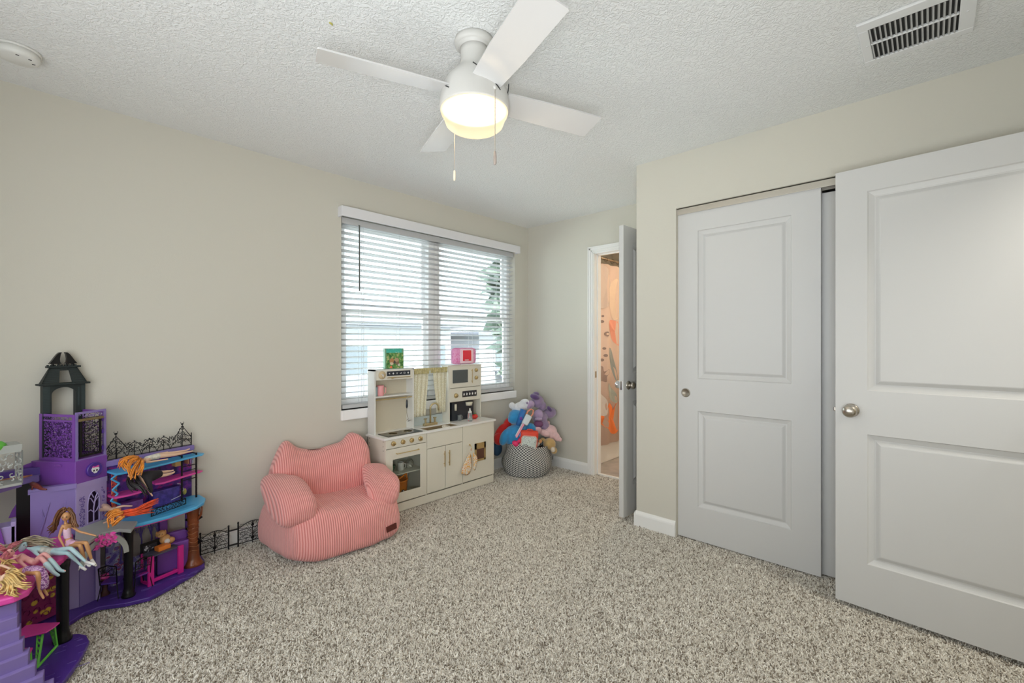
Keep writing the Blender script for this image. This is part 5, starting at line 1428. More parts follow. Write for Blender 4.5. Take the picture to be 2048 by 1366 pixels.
# tree trunk column
T = Vector((.604, 2.955, 0))
MB().lathe(T, [(.050, .022), (.040, .035), (.030, .060), (.0255, .12), (.024, .18), (.0255, .25), (.030, .31), (.036, .352)], 18).build('tree_trunk', m_bark, castle, True)
mb = MB()
for k in range(11): 
    z = .08 + .024 * k
    mb.tube([T + Vector((.0262 * math.cos(a), .0262 * math.sin(a), z + .004 * math.sin(3 * a + k))) for a in [2 * PI * i / 16 for i in range(17)]], .0014, 4)
mb.build('bark_rings', mat('brown_edge', (.36, .14, .05), .35), castle)
R3 = Vector((_SA, -_CA, 0))
mb = MB().tube([T + Z * .26 + R3 * .018, T + Z * .295 + R3 * .042, T + Z * .335 + R3 * .048, T + Z * .350 + R3 * .036, T + Z * .335 + R3 * .028], [.008, .006, .005, .004, .003], 7).tube([T + Z * .28 - R3 * .02, T + Z * .33 - R3 * .045], [.009, .006], 7)
mb.build('tree_branch', m_bark, castle, True)
for k in range(5):
    z = .10 + .05 * k
    MB().plate([T + Z * z - R3 * .022, T + Z * (z + .015) - R3 * .048, T + Z * (z + .03) - R3 * .024], (.002, .006, 0)).build('black_leaf', m_blk, castle)
for zz in (.17, .30): MB().plate([T + Z * zz + R3 * .02, T + Z * (zz - .02) + R3 * .052, T + Z * (zz - .04) + R3 * .024], (.002, .006, 0)).build('black_leaf', m_blk, castle)
# grey balcony with arch and pink creeper
g = [at_z(275, 1046, .368), at_z(262, 1064, .368), at_z(238, 1062, .368), at_z(205, 1070, .368), at_z(178, 1086, .368), at_z(150, 1082, .368), (.137, 2.880, 0), (.247, 2.950, 0), (.27, 2.88, 0)]
bevel(MB().prism([(p[0], p[1]) for p in g], .362, .378).build('grey_balcony', m_gry, castle), .003)
mb = MB(); pa, pb = Vector((.302, 2.735, 0)), Vector((.148, 2.690, 0)); da_ = (pb - pa)
for i in range(14):
    a0_, a1_ = PI * i / 14, PI * (i + 1) / 14
    f = lambda a, r: pa + da_ * (.5 - .5 * r * math.cos(a)) + Z * (.262 + .098 * r * math.sin(a))
    mb.plate([f(a0_, .86), f(a1_, .86), f(a1_, 1.10), f(a0_, 1.10)], (.002, .012, 0))
mb.build('grey_arch', m_gry, castle)
mb = MB(); rnd = random.Random(12)
for i in range(70):
    u = rnd.uniform(186, 232); v = 1064 + (232 - u) * .42 + rnd.uniform(-4, 20)
    p = at_d(u, v, 1.99 + rnd.uniform(-.015, .01)); s = rnd.uniform(.007, .014)
    a = Vector((rnd.uniform(-1, 1), rnd.uniform(-.3, .3), rnd.uniform(-1, 1))).normalized(); b = a.cross(Vector((0, 1, 0))).normalized()
    mb.plate([p + a * s, p + b * s * .5, p - a * s * .8, p - b * s * .5], (0, .002, 0))
mb.build('pink_creeper', m_hot, castle)
# small black railing standing on the blue floor
p0, p1 = at_z(302, 1034, .368), at_z(372, 1008, .368); er = (p1 - p0).normalized(); wr_ = (p1 - p0).length
mb = MB(); panel_frame(mb, p0 - Z * .368 + Z * 0, er, wr_, .368, .402, side=.003, bt=.003, topb=.003, th=.003)
tracery(mb, Vector((p0.x, p0.y, 0)), er, wr_, .370, .406, 61, r=.0015, step=.009)
mb.build('floor_railing', m_blk, castle)

# left wing -------------------------------------------------------------
pl = [at_z(142, 1100, .362), at_z(127, 1117, .362), at_z(104, 1130, .362), at_z(82, 1150, .362), at_z(70, 1164, .362), at_z(58, 1180, .362), at_z(28, 1194, .362), at_z(-20, 1206, .362), at_z(-80, 1180, .362)]
out = [(p.x, p.y) for p in pl] + [(-.45, 2.75), (-.38, 2.95), (-.02, 2.90), (.13, 2.875)]
bevel(MB().prism(out, .340, .364).build('pink_platform', m_hot, castle), .006)
MB().prism([(-.36, 3.06), (-.36, 2.72), (-.17, 2.72), (-.095, 2.862), (-.03, 2.925), (.022, 2.975), (.035, 3.04)], .605, .632).build('upper_lilac_deck', m_lilac, castle)
MB().prism([(-.30, 3.03), (-.30, 2.80), (-.15, 2.80), (-.06, 2.93), (.0, 2.995), (.01, 3.03)], .632, .636).build('orange_deck_print', mat('orange_print', (.60, .26, .10), .5, vary=.4, vscale=40), castle)
MB().rbox((-.30, 3.0, .60), (.03, 3.04, .665), .004).build('deck_back_rail', m_dkviolet, castle)
MB().plate([(-.060, 2.95, .50), (-.010, 2.95, .60), (-.010, 2.95, .47), (-.07, 2.95, .47)], (0, .01, 0)).build('deck_bracket', m_violet, castle)
# grey lattice pedestal with lime cap
o = Vector((-.27, 2.76, 0)); mb = MB()
cor = [(-.25, 2.77), (-.028, 2.83), (-.048, 2.93), (-.27, 2.90)]
mb.prism(cor, .790, .808).prism([(x * .98 - .002, y) for x, y in cor], .776, .790).prism(cor, .634, .644)
mb.build('grey_pedestal_trays', m_gry, castle)
mb = MB()
for a, b in ((cor[0], cor[1]), (cor[1], cor[2])):
    a, b = Vector((*a, 0)), Vector((*b, 0)); e = (b - a).normalized()
    tracery(mb, a, e, (b - a).length, .645, .775, int(a.x * 100), r=.0028, step=.022)
    for t in (0, .5, 1): mb.tube([a + e * (b - a).length * t + Z * .64, a + e * (b - a).length * t + Z * .78], .003, 5)
mb.build('grey_lattice', m_gry, castle)
MB().ball((-.145, 2.84, .806), (.075, .05, .034), 16).build('lime_cap', m_grn, castle, True)
# inner lilac furniture of the left wing
MB().rbox((-.13, 2.80, .365), (-.045, 2.88, .475), .004).rbox((-.060, 2.80, .365), (-.045, 2.86, .49), .002).build('lilac_stand', m_palel, castle)
MB().plate([(-.16, 2.79, .37), (-.11, 2.79, .50), (-.095, 2.79, .51), (-.075, 2.79, .40), (-.08, 2.79, .37)], (0, .01, 0)).build('violet_fin', m_violet, castle)
# lower storey: posts, web door
mb = MB(); quad_wall(mb, (-.40, 2.90), (.10, 2.868), .022, .340, inward=Vector((0, 1, 0))); mb.build('lower_back_wall', m_lilac, castle)
mb = MB().rbox((-.075, 2.70, .022), (-.035, 2.76, .340), .003); mb.build('grey_lilac_post', mat('grey_lilac', (.24, .22, .40), .4), castle)
MB().plate([(-.030, 2.782, .035), (.082, 2.835, .035), (.082, 2.835, .335), (-.030, 2.782, .335)], (0, .006, 0)).build('web_door', m_web, castle)
mb = MB(); tracery(mb, (-.030, 2.779, 0), (.112, .053, 0), .124, .05, .325, 71, r=.0016, step=.030); mb.build('door_web_lines', mat('plum_plastic', (.22, .01, .12), .35), castle)
MB().plate([(.082, 2.833, .035), (.092, 2.838, .035), (.092, 2.838, .34), (.082, 2.833, .34)], (0, .006, 0)).build('door_edge', m_mag, castle)
# staircase
cs_ = [(-.036, 2.345, .330), (-.034, 2.318, .290), (-.029, 2.305, .250), (-.021, 2.288, .210), (-.008, 2.272, .170), (.008, 2.256, .130), (.027, 2.240, .090), (.050, 2.224, .055)]
for i, (x, y, z) in enumerate(cs_):
    bevel(MB().prism([(x, y), (x + .004, y + .045), (x - .26, y + .020), (x - .27, y - .045)], .022 if i > 5 else z - .085, z).build('stair_step', m_lilac, castle), .0025)
MB().prism([(-.040, 2.40), (-.30, 2.37), (-.30, 2.30), (-.045, 2.33)], .022, .245).build('stair_support', m_lilac, castle)
mb = MB()
pa_ = at_d(-18, 1372, 1.50); pb_ = at_d(42, 1392, 1.56); e_ = Vector((pb_.x - pa_.x, pb_.y - pa_.y, 0)).normalized(); w_ = (Vector((pb_.x, pb_.y, 0)) - Vector((pa_.x, pa_.y, 0))).length
mb.tube([at_d(-12, 1330, 1.50), at_d(20, 1345, 1.53), at_d(48, 1366, 1.56)], .003, 5).tube([at_d(12, 1328, 1.51), at_d(15, 1390, 1.51)], .004, 5).ball(at_d(12, 1327, 1.51), .006, 8).tube([at_d(-12, 1352, 1.50), at_d(40, 1384, 1.55)], .0025, 5)
for k in range(9):
    u = -10 + 6 * k; mb.tube([at_d(u, 1331 + k * 4, 1.50 + .007 * k), at_d(u + 7, 1350 + k * 4, 1.50 + .007 * k), at_d(u + 2, 1370 + k * 3, 1.50 + .007 * k)], .0018, 4)
mb.build('stair_lattice', mat('midnight_plastic', (.02, .015, .06), .3), castle)

# ------------------------------------------------------------------ loose furniture in and by the castle
def leg_frame(name, parent, m, a, b, ta, tb, r=.004):
    mb = MB().tube([ta, a, b, tb], r, 6)
    return mb.build(name, m, parent)


# green-legged pink toy table
gt = empty('green_legged_toy_table', (.045, 2.47, .022), 'hot pink toy table with lime green legs in front of the black column', 'toy table')
tp = [at_z(120, 1244, .112), at_z(108, 1254, .112), at_z(92, 1264, .112), at_z(40, 1276, .112), at_z(37, 1262, .112), at_z(52, 1250, .112), at_z(90, 1245, .112)]
bevel(MB().plate(tp, (0, 0, -.006)).build('table_top', m_hot, gt), .002)
f1, f2 = at_z(75, 1334, .027), at_z(114, 1291, .027)
t1, t2 = at_z(86, 1264, .106), at_z(109, 1254, .106)
for nm, a, b in (('leg', f1, t1), ('leg', f2, t2)):
    mb = MB().tube([a, b], .0042, 5)
    sd_ = Vector((_SA, -_CA, 0)) * .022
    mb.tube([a - sd_ * .3, b - sd_], .003, 5)
    for k in range(5): mb.tube([a.lerp(b, .15 + k * .16), (a - sd_ * .3).lerp(b - sd_, .23 + k * .16)], .0034, 4)
    mb.build(nm, m_grn, gt)
MB().tube([f1 - Vector((.012, .012, 0)), f1, f2], .005, 6).build('foot_bar', m_grn, gt)
st = empty('pink_toy_stool', at_z(60, 1322, .022), 'small hot pink toy stool with lime legs beside the lilac stairs', 'toy stool')
q = [at_z(45, 1296, .075), at_z(66, 1295, .075), at_z(60, 1306, .075), at_z(50, 1308, .075)]
MB().plate(q, (0, 0, -.005)).build('seat', m_hot, st)
MB().tube([at_z(60, 1303, .070), at_z(62, 1335, .023)], .005, 5).build('leg', m_grn, st)

# magenta desk with grey top
dk = empty('magenta_toy_desk', (.46, 2.86, .022), 'magenta toy desk with grey top under the blue floor', 'toy desk')
fA, fB, fC, fD = at_z(304, 1168, .024), at_z(357, 1150, .024), at_z(312, 1173, .024), at_z(350, 1138, .024)
zt_ = .165
a, b = Vector((.405, 2.850, 0)), Vector((.535, 2.895, 0)); e_ = (b - a).normalized(); n_ = Vector((-e_.y, e_.x, 0))
Wd, Dd = (b - a).length, .075
Fd = frame(a, e_)
MB(Fd).rbox((0, 0, zt_ - .006), (Wd, Dd, zt_), .002).build('desk_top', mat('slate_grey_top', (.06, .07, .12), .3), dk)
for x in (0, Wd):
    mb = MB(Fd).rbox((x - .013, -.008, .022), (x + .013, .006, zt_ + .002), .003).rbox((x - .005, Dd - .004, .022), (x + .005, Dd + .004, zt_ + .002), .002).rbox((x - .005, 0, .022), (x + .005, Dd, .034), .002)
    mb.build('side_frame', m_mag, dk)
MB(Fd).rbox((0, -.004, .034), (Wd, .006, .050), .002).build('stretcher', m_mag, dk)
ob = empty('orange_toy_box', tuple(Fd @ Vector((.075, .045, zt_))), 'small orange toy box lying on the grey desk top', 'toy box')
MB(Fd).rbox((.048, .022, zt_), (.105, .062, zt_ + .022), .003).build('box', mat('toy_orange', (.78, .22, .03), .4), ob)
# golden dog on the purple seat behind the desk
so_ = empty('purple_toy_sofa', (.50, 2.965, .022), 'violet toy sofa against the mural behind the magenta desk', 'toy sofa')
MB().rbox((.445, 2.945, .022), (.585, 3.00, .170), .008).rbox((.445, 2.985, .15), (.585, 3.012, .215), .008).build('sofa_body', m_violet, so_)
dg = empty('golden_toy_dog', (.475, 2.955, .170), 'golden toy puppy with white chest on the violet sofa', 'toy dog')
m_pup = mat('golden_plastic', (.62, .34, .13), .5)
MB().ball((.480, 2.955, .200), (.024, .018, .026), 12).ball((.500, 2.955, .188), (.024, .016, .018), 12).build('body', m_pup, dg, True)
hdp = Vector((.462, 2.945, .236))
MB().ball(hdp, (.021, .020, .018), 14).ball(hdp + Vector((-.008, -.016, -.004)), (.010, .012, .008), 10).build('head', m_pup, dg, True)
for s in (-1, 1): MB().ball(hdp + Vector((s * .017, .002, .002)), (.006, .009, .015), 8).build('ear', m_pup, dg, True)
MB().ball((.486, 2.938, .192), (.013, .008, .014), 10).build('chest', m_mark, dg, True)
for s in (-.006, .006): MB().ball(hdp + Vector((s - .004, -.020, .004)), .002, 6).build('eye', _M['black_eye'], dg)


def toy_chair(name, c, rot, m, seat_m, label):
    t = empty(name, c, label, 'toy chair')
    F = Matrix.Translation(c) @ rotm('Z', rot)
    MB(F).rbox((-.035, -.032, .070), (.035, .034, .078), .003).build('seat', seat_m, t)
    mb = MB(F)
    for x in (-.033, .033): mb.tube([(x, .034, .07), (x * 1.05, .045, .155)], .0025, 5)
    mb.tube([(-.034, .045, .155), (0, .047, .165), (.034, .045, .155)], .003, 5).tube([(-.033, .040, .115), (.033, .040, .115)], .002, 5)
    tracery(mb, (-.033, .041, 0), (1, 0, 0), .066, .115, .155, 3, r=.0015, step=.013)
    mb.build('backrest', m, t)
    for x, y in ((-.03, -.028), (.03, -.028), (-.03, .03), (.03, .03)): MB(F).tube([(x, y, .07), (x * 1.35, y * 1.3, 0)], [.003, .002], 5).build('leg', m, t)
    return t


toy_chair('toy_chair', (.360, 2.862, .022), 200, m_blk, m_prt, 'black and pink toy chair with scroll back just right of the black column')
toy_chair('toy_chair', (.265, 2.875, .022), 150, m_blk, m_dkviolet, 'dark scroll-back toy chair just left of the black column under the balcony')
sgn = empty('black_toy_sign', (.40, 2.93, .10), 'black toy menu sign between the scroll-back chair and the desk', 'toy sign')
MB(frame((.375, 2.925, 0), (.95, .3, 0))).rbox((0, 0, .130), (.085, .004, .215), .003).tube([(.01, .002, .13), (.01, .002, .022)], .003, 5).tube([(.075, .002, .13), (.075, .002, .022)], .003, 5).build('board', m_blk, sgn)
MB(frame((.375, 2.925, 0), (.95, .3, 0))).rbox((.012, -.002, .150), (.073, 0, .20), .001).build('board_print', ramp_mat('chalk_print', [(0, (.02, .02, .03)), (.55, (.02, .02, .03)), (.6, (.5, .5, .55))], scale=90, rough=.5), sgn)
bls = empty('toy_plant_pot', (.235, 2.90, .022), 'small toy fountain with pink flowers under the arch', 'toy plant')
MB().lathe((.24, 2.915, .022), [(0, 0), (.022, 0), (.010, .02), (.008, .06), (.020, .075), (.018, .078), (0, .078)], 14).build('pot', mat('brown_pot', (.12, .05, .04), .5), bls, True)
MB().ball((.24, 2.915, .108), (.022, .018, .014), 10, amp=.5).build('flowers', m_hot, bls)

# black scroll fence along the wall
def fence_panel(name, x0, x1, h, y, seed, label):
    t = empty(name, ((x0 + x1) / 2, y, 0), label, 'toy fence', 'black toy fence panels along the wall')
    w = x1 - x0
    for x in (x0, x1):
        MB().tube([(x, y, 0.002), (x, y, h + .004)], .0042, 6).ball((x, y, h + .010), (.0055, .0055, .008), 8).build('post', m_blk, t)
    mb = MB()
    arch = [(x0 + w * i / 12, y, h * .80 + .030 * math.sin(PI * i / 12)) for i in range(13)]
    mb.tube(arch, .0026, 5).tube([(x0, y, h * .72), (x1, y, h * .72)], .002, 5).tube([(x0, y, .018), (x1, y, .018)], .0028, 5).tube([(x0, y, .040), (x1, y, .040)], .0018, 5)
    xm = (x0 + x1) / 2
    mb.tube([(xm, y, .002), (xm, y, h * .80 + .03)], .0026, 5).ball((xm, y, h * .84), (.009, .004, .009), 8).ball((xm, y, .035), (.010, .004, .010), 8)
    for s in (-1, 1):
        mb.tube([(xm, y, h * .86), (xm + s * .012, y, h * .90 + .018), (xm + s * .024, y, h * .90 + .014), (xm + s * .020, y, h * .90), (xm + s * .012, y, h * .90 + .004)], .0018, 4)
        xe = x0 if s > 0 else x1
        mb.tube([(xe, y, h * .86), (xe + s * .012, y, h * .92), (xe + s * .018, y, h * .86), (xe + s * .010, y, h * .85)], .0020, 4)
        for k in range(4):
            mb.tube([(xm + s * .004, y, .045 + .008 * k), (xm + s * (w * .22), y, .060 + .022 * k), (xm + s * (w * .44), y, .055 + .026 * k)], .0014, 4)
    tracery(mb, (x0, y, 0), (1, 0, 0), w, .02, h * .80, seed, r=.0013, step=.0135, density=.85)
    mb.build('scrollwork', m_blk, t)
    return t


fence_panel('toy_fence', .660, .802, .128, 3.065, 5, 'shorter black scrollwork toy fence panel beside the brown trunk')
fence_panel('toy_fence', .852, 1.010, .135, 3.062, 9, 'longer black scrollwork toy fence panel beside the pink chair')
fl_ = empty('fence_link', (.83, 3.064, 0), 'short black link joining the two toy fence panels', 'toy fence')
MB().tube([(.802, 3.065, .110), (.852, 3.062, .110)], .0045, 5).tube([(.802, 3.065, .022), (.852, 3.062, .022)], .0055, 5).build('link_bars', m_blk, fl_)

# ------------------------------------------------------------------ dolls
m_tanskin = mat('doll_tan', (.55, .28, .12), .4); m_paleskin = mat('doll_peach', (.72, .48, .34), .4); m_bluesk = mat('doll_pale_blue', (.42, .60, .64), .4); m_pinksk = mat('doll_pink_skin', (.72, .36, .34), .4)


def limb_mesh(name, chains, m, parent, sub=1):
    """one continuous skinned surface from chains of (point, radius); a later chain may start at an index of the first"""
    vs, es, rs = [], [], []
    for start, pts in chains:
        prev = start
        for p, r in pts:
            vs.append(Vector(p)); rs.append(r)
            if prev is not None: es.append((prev, len(vs) - 1))
            prev = len(vs) - 1
    c = Vector((sum(v.x for v in vs) / len(vs), sum(v.y for v in vs) / len(vs), min(v.z for v in vs)))
    me = bpy.data.meshes.new(name); me.from_pydata([v - c for v in vs], es, []); me.materials.append(m)
    o = link(name, me, c, parent)
    sk = o.modifiers.new('skin', 'SKIN'); sk.use_smooth_shade = True
    me.skin_vertices.new() if not me.skin_vertices else None
    for sv, r in zip(me.skin_vertices[0].data, rs): sv.radius = (r, r) if not hasattr(r, '__len__') else r
    me.skin_vertices[0].data[0].use_root = True
    ss = o.modifiers.new('sub', 'SUBSURF'); ss.levels = sub; ss.render_levels = sub
    return o


def hair(parent, paths, m, r=.003, n=7, spread=.010, seed=1, name='hair'):
    rnd = random.Random(seed); mb = MB()
    for path in paths:
        P = [Vector(p) for p in path]
        for k in range(n):
            off = Vector((rnd.uniform(-1, 1), rnd.uniform(-1, 1), rnd.uniform(-1, 1))) * spread
            q = []
            for i, p in enumerate(P):
                t = i / (len(P) - 1)
                q.append(p + off * (.5 + .7 * t) + Vector((rnd.uniform(-1, 1), rnd.uniform(-1, 1), rnd.uniform(-1, 1))) * spread * .35)
            qq = []
            for i in range(len(q) - 1):
                for t in (0, .5): 
                    a, b, c, d = q[max(i - 1, 0)], q[i], q[i + 1], q[min(i + 2, len(q) - 1)]
                    qq.append(.5 * ((2 * b) + (-a + c) * t + (2 * a - 5 * b + 4 * c - d) * t * t + (-a + 3 * b - 3 * c + d) * t ** 3))
            qq.append(q[-1])
            mb.tube(qq, [r * (1 if i < len(qq) * .6 else 1 - (i / len(qq) - .6) * 1.9) for i in range(len(qq))], 5)
    return mb.build(name, m, parent, True)


def doll(name, label, J, skin, hr=.0165, face=None, thigh=.0115):
    """J: dict of joints; head, neck, chest, waist, hip, arms [[shoulder, elbow, hand]...], legs [[hip, knee, ankle, toe]...]"""
    t = empty(name, J['hip'], label, 'doll')
    ch_ = [(None, [(J['hip'], .0150), (J['waist'], .0095), (J['chest'], .0150), (J['neck'], .0050), (Vector(J['neck']).lerp(Vector(J['head']), .45), .0048)])]
    n0 = 5
    for a in J.get('arms', []):
        ch_.append((2, [(a[0], .0062), (a[1], .0048), (a[2], .0036), (Vector(a[2]) + (Vector(a[2]) - Vector(a[1])).normalized() * .014, .0034)])); n0 += 4
    for l in J.get('legs', []):
        h, k, an, to = [Vector(q) for q in l]
        ch_.append((0, [(h, thigh), (h.lerp(k, .5), thigh * .9), (k, .0078), (k.lerp(an, .4), .0078), (an, .0048), (to, .0038)]))
    limb_mesh('body', ch_, skin, t)
    H = Vector(J['head']); fd = Vector(face or (-.6, -.8, 0)).normalized(); rt_ = fd.cross(Z).normalized() * -1
    Mh = Matrix(((rt_.x, -fd.x, 0), (rt_.y, -fd.y, 0), (rt_.z, -fd.z, 1)))
    hm = MB(); hm.ball(H, (hr * .82, hr * .92, hr * 1.08), 18, M=Mh.to_4x4()); hm.ball(H + fd * hr * .30 - Z * hr * .55, (hr * .52, hr * .55, hr * .48), 12, M=Mh.to_4x4()); hm.ball(H + fd * hr * .93 - Z * hr * .12, (hr * .11, hr * .16, hr * .20), 8, M=Mh.to_4x4())
    for s in (-1, 1): hm.ball(H + rt_ * s * hr * .82 - Z * hr * .1, (hr * .12, hr * .2, hr * .26), 8, M=Mh.to_4x4())
    hd_ = hm.build('head', skin, t, True)
    for s in (-1, 1):
        MB().ball(H + fd * hr * .84 + rt_ * s * hr * .34 + Z * hr * .06, (hr * .16, hr * .08, hr * .10), 8, M=Mh.to_4x4()).build('eye', _M['black_eye'], hd_, True)
        MB().ball(H + fd * hr * .86 + rt_ * s * hr * .34 + Z * hr * .30, (hr * .22, hr * .05, hr * .04), 6, M=Mh.to_4x4()).build('eyebrow', mat('doll_brow', (.16, .07, .03), .6), hd_)
    MB().ball(H + fd * hr * .84 - Z * hr * .46, (hr * .20, hr * .08, hr * .08), 8, M=Mh.to_4x4()).build('lips', mat('doll_lips', (.60, .06, .10), .35), hd_, True)
    return t


D = at_d
# 1 brunette sitting on the platform edge
h1 = doll('doll', 'brunette doll in a white and pink top sitting with tan legs over the platform edge', dict(
    head=D(132, 1033, 1.875), neck=D(131, 1045, 1.88), chest=D(133, 1056, 1.88), waist=D(135, 1072, 1.885), hip=D(139, 1088, 1.885),
    arms=[[D(125, 1051, 1.87), D(118, 1074, 1.86), D(128, 1093, 1.86)], [D(142, 1051, 1.89), D(158, 1063, 1.90), D(186, 1070, 1.91)]],
    legs=[[D(142, 1089, 1.875), D(172, 1085, 1.84), D(183, 1120, 1.85), D(188, 1129, 1.845)], [D(138, 1092, 1.87), D(160, 1090, 1.83), D(169, 1120, 1.84), D(174, 1130, 1.835)]]), m_tanskin, face=(-.3, -1, 0))
hair(h1, [[D(128, 1023, 1.885), D(115, 1035, 1.885), D(106, 1052, 1.88), D(98, 1058, 1.875)], [D(132, 1019, 1.885), D(121, 1026, 1.895), D(112, 1048, 1.89), D(104, 1064, 1.885)], [D(137, 1020, 1.885), D(146, 1030, 1.89), D(148, 1044, 1.885), D(153, 1055, 1.88)], [D(135, 1018, 1.89), D(143, 1024, 1.90), D(142, 1045, 1.90), D(150, 1050, 1.89)], [D(130, 1018, 1.88), D(120, 1022, 1.885), D(112, 1040, 1.88), D(110, 1058, 1.875)]], mat('hair_brown', (.17, .07, .025), .4, vary=.5, vscale=50), n=9, spread=.007, seed=2)
limb_mesh('top', [(None, [(D(132, 1052, 1.88), .0172), (D(134, 1064, 1.883), .0140), (D(136, 1078, 1.885), .0150)])], mat('doll_white_pink', (.74, .52, .66), .4, vary=.12, vscale=150), h1)
limb_mesh('skirt', [(None, [(D(135, 1078, 1.885), .0145), (D(140, 1089, 1.88), .019), (D(152, 1089, 1.86), .017)])], mat('doll_pink_skirt', (.72, .42, .60), .4, vary=.1, vscale=150), h1)
for a, b in ((D(183, 1119, 1.85), D(190, 1130, 1.843)), (D(169, 1119, 1.84), D(178, 1131, 1.832))): MB().tube([a, b, b + Vector((.004, -.004, -.004))], [.0055, .0055, .003], 8).build('shoe', mat('doll_white_shoe', (.78, .76, .74), .3), h1, True)
# 2 pale doll leaning back, legs crossed in light blue boots
h2 = doll('doll', 'doll with fair hair and crossed legs in long pale blue boots', dict(
    head=D(46, 1094, 1.80), neck=D(58, 1097, 1.81), chest=D(72, 1098, 1.82), waist=D(90, 1101, 1.83), hip=D(106, 1104, 1.835),
    arms=[[D(70, 1105, 1.80), D(84, 1116, 1.79), D(98, 1118, 1.79)], [D(74, 1094, 1.83), D(92, 1094, 1.85), D(106, 1100, 1.86)]],
    legs=[[D(112, 1101, 1.83), D(141, 1096, 1.80), D(172, 1124, 1.81), D(186, 1129, 1.80)], [D(108, 1106, 1.82), D(136, 1106, 1.80), D(155, 1124, 1.82), D(168, 1137, 1.82)]]), m_bluesk, face=(.5, -.6, .6))
hair(h2, [[D(42, 1088, 1.80), D(30, 1092, 1.79), D(18, 1098, 1.78), D(8, 1096, 1.76)], [D(46, 1084, 1.81), D(60, 1084, 1.84), D(80, 1087, 1.86), D(98, 1091, 1.87)], [D(44, 1084, 1.82), D(66, 1080, 1.86), D(88, 1083, 1.88), D(104, 1088, 1.88)]], mat('hair_ash', (.42, .36, .26), .5, vary=.35, vscale=60), n=24, spread=.015, seed=5)
limb_mesh('gown', [(None, [(D(68, 1099, 1.82), .0165), (D(86, 1101, 1.828), .0150), (D(100, 1105, 1.83), .0200), (D(112, 1104, 1.825), .0170)])], mat('doll_silver_gown', (.50, .50, .46), .5, vary=.25, vscale=80), h2)
for a, b in ((D(172, 1124, 1.81), D(190, 1129, 1.80)), (D(160, 1132, 1.82), D(172, 1140, 1.82))): MB().tube([a, b], [.006, .0045], 8).tube([a, a + Vector((-.004, 0, -.016))], .0015, 5).build('shoe', _M['doll_white_shoe'], h2, True)
# 3 doll lying with bent legs, pink thighs and pale blue shins
h3 = doll('doll', 'reclining doll with pink thighs and pale blue stockings beside the black column', dict(
    head=D(18, 1108, 1.72), neck=D(30, 1112, 1.73), chest=D(42, 1116, 1.74), waist=D(55, 1120, 1.75), hip=D(67, 1124, 1.76),
    arms=[[D(40, 1124, 1.72), D(60, 1140, 1.71), D(72, 1150, 1.71)], [D(44, 1108, 1.76), D(30, 1116, 1.70), D(10, 1124, 1.69)]],
    legs=[[D(72, 1121, 1.765), D(89, 1106, 1.77), D(120, 1141, 1.755), D(131, 1142, 1.75)], [D(70, 1127, 1.75), D(82, 1115, 1.74), D(108, 1145, 1.735), D(117, 1151, 1.73)]]), m_pinksk, face=(.1, -.7, .7))
hair(h3, [[D(14, 1100, 1.72), D(2, 1096, 1.70), D(-12, 1100, 1.68)], [D(18, 1098, 1.73), D(26, 1092, 1.76), D(36, 1088, 1.78)], [D(12, 1104, 1.71), D(4, 1118, 1.68), D(-6, 1130, 1.66)]], mat('hair_rose', (.60, .18, .22), .5, vary=.4, vscale=60), n=9, spread=.009, seed=8)
for l in (((89, 1108, 1.768), (120, 1141, 1.753), (131, 1143, 1.75)), ((83, 1117, 1.738), (108, 1146, 1.733), (119, 1152, 1.73))):
    p = [D(*q) for q in l]; limb_mesh('stocking', [(None, [(p[0].lerp(p[1], .25), .0100), (p[0].lerp(p[1], .6), .0092), (p[1], .0068), (p[2], .0050)])], mat('pale_blue_stocking', (.46, .64, .68), .4), h3)
# 4 doll in a sparkling violet skirt, legs over the edge
h4 = doll('doll', 'doll in a sparkly violet and white skirt with bent knees and golden feet', dict(
    head=D(2, 1140, 1.64), neck=D(14, 1144, 1.645), chest=D(24, 1145, 1.65), waist=D(36, 1144, 1.66), hip=D(50, 1140, 1.67),
    arms=[[D(26, 1140, 1.67), D(16, 1128, 1.67), D(4, 1120, 1.66)], [D(24, 1152, 1.63), D(36, 1162, 1.62), D(44, 1168, 1.62)]],
    legs=[[D(54, 1138, 1.68), D(86, 1136, 1.66), D(88, 1180, 1.665), D(96, 1192, 1.66)], [D(52, 1144, 1.66), D(76, 1146, 1.63), D(80, 1184, 1.64), D(88, 1198, 1.635)]]), m_tanskin, face=(0, -.6, .8))
m_sparkle = ramp_mat('sparkle_violet_cloth', [(0, (.10, .03, .14)), (.40, (.34, .12, .34)), (.50, (.62, .42, .60)), (.60, (.16, .05, .20))], scale=110, rough=.5)
limb_mesh('skirt', [(None, [(D(46, 1141, 1.668), .0170), (D(60, 1141, 1.665), .0190), (D(80, 1142, 1.645), .0200), (D(86, 1160, 1.650), .0185), (D(85, 1180, 1.65), .0170)])], m_sparkle, h4)
hair(h4, [[D(-2, 1134, 1.64), D(-12, 1140, 1.63), D(-22, 1150, 1.62)], [D(4, 1130, 1.65), D(14, 1124, 1.67), D(30, 1128, 1.68)]], mat('hair_gold', (.58, .38, .14), .45, vary=.4, vscale=60), n=8, spread=.009, seed=9)
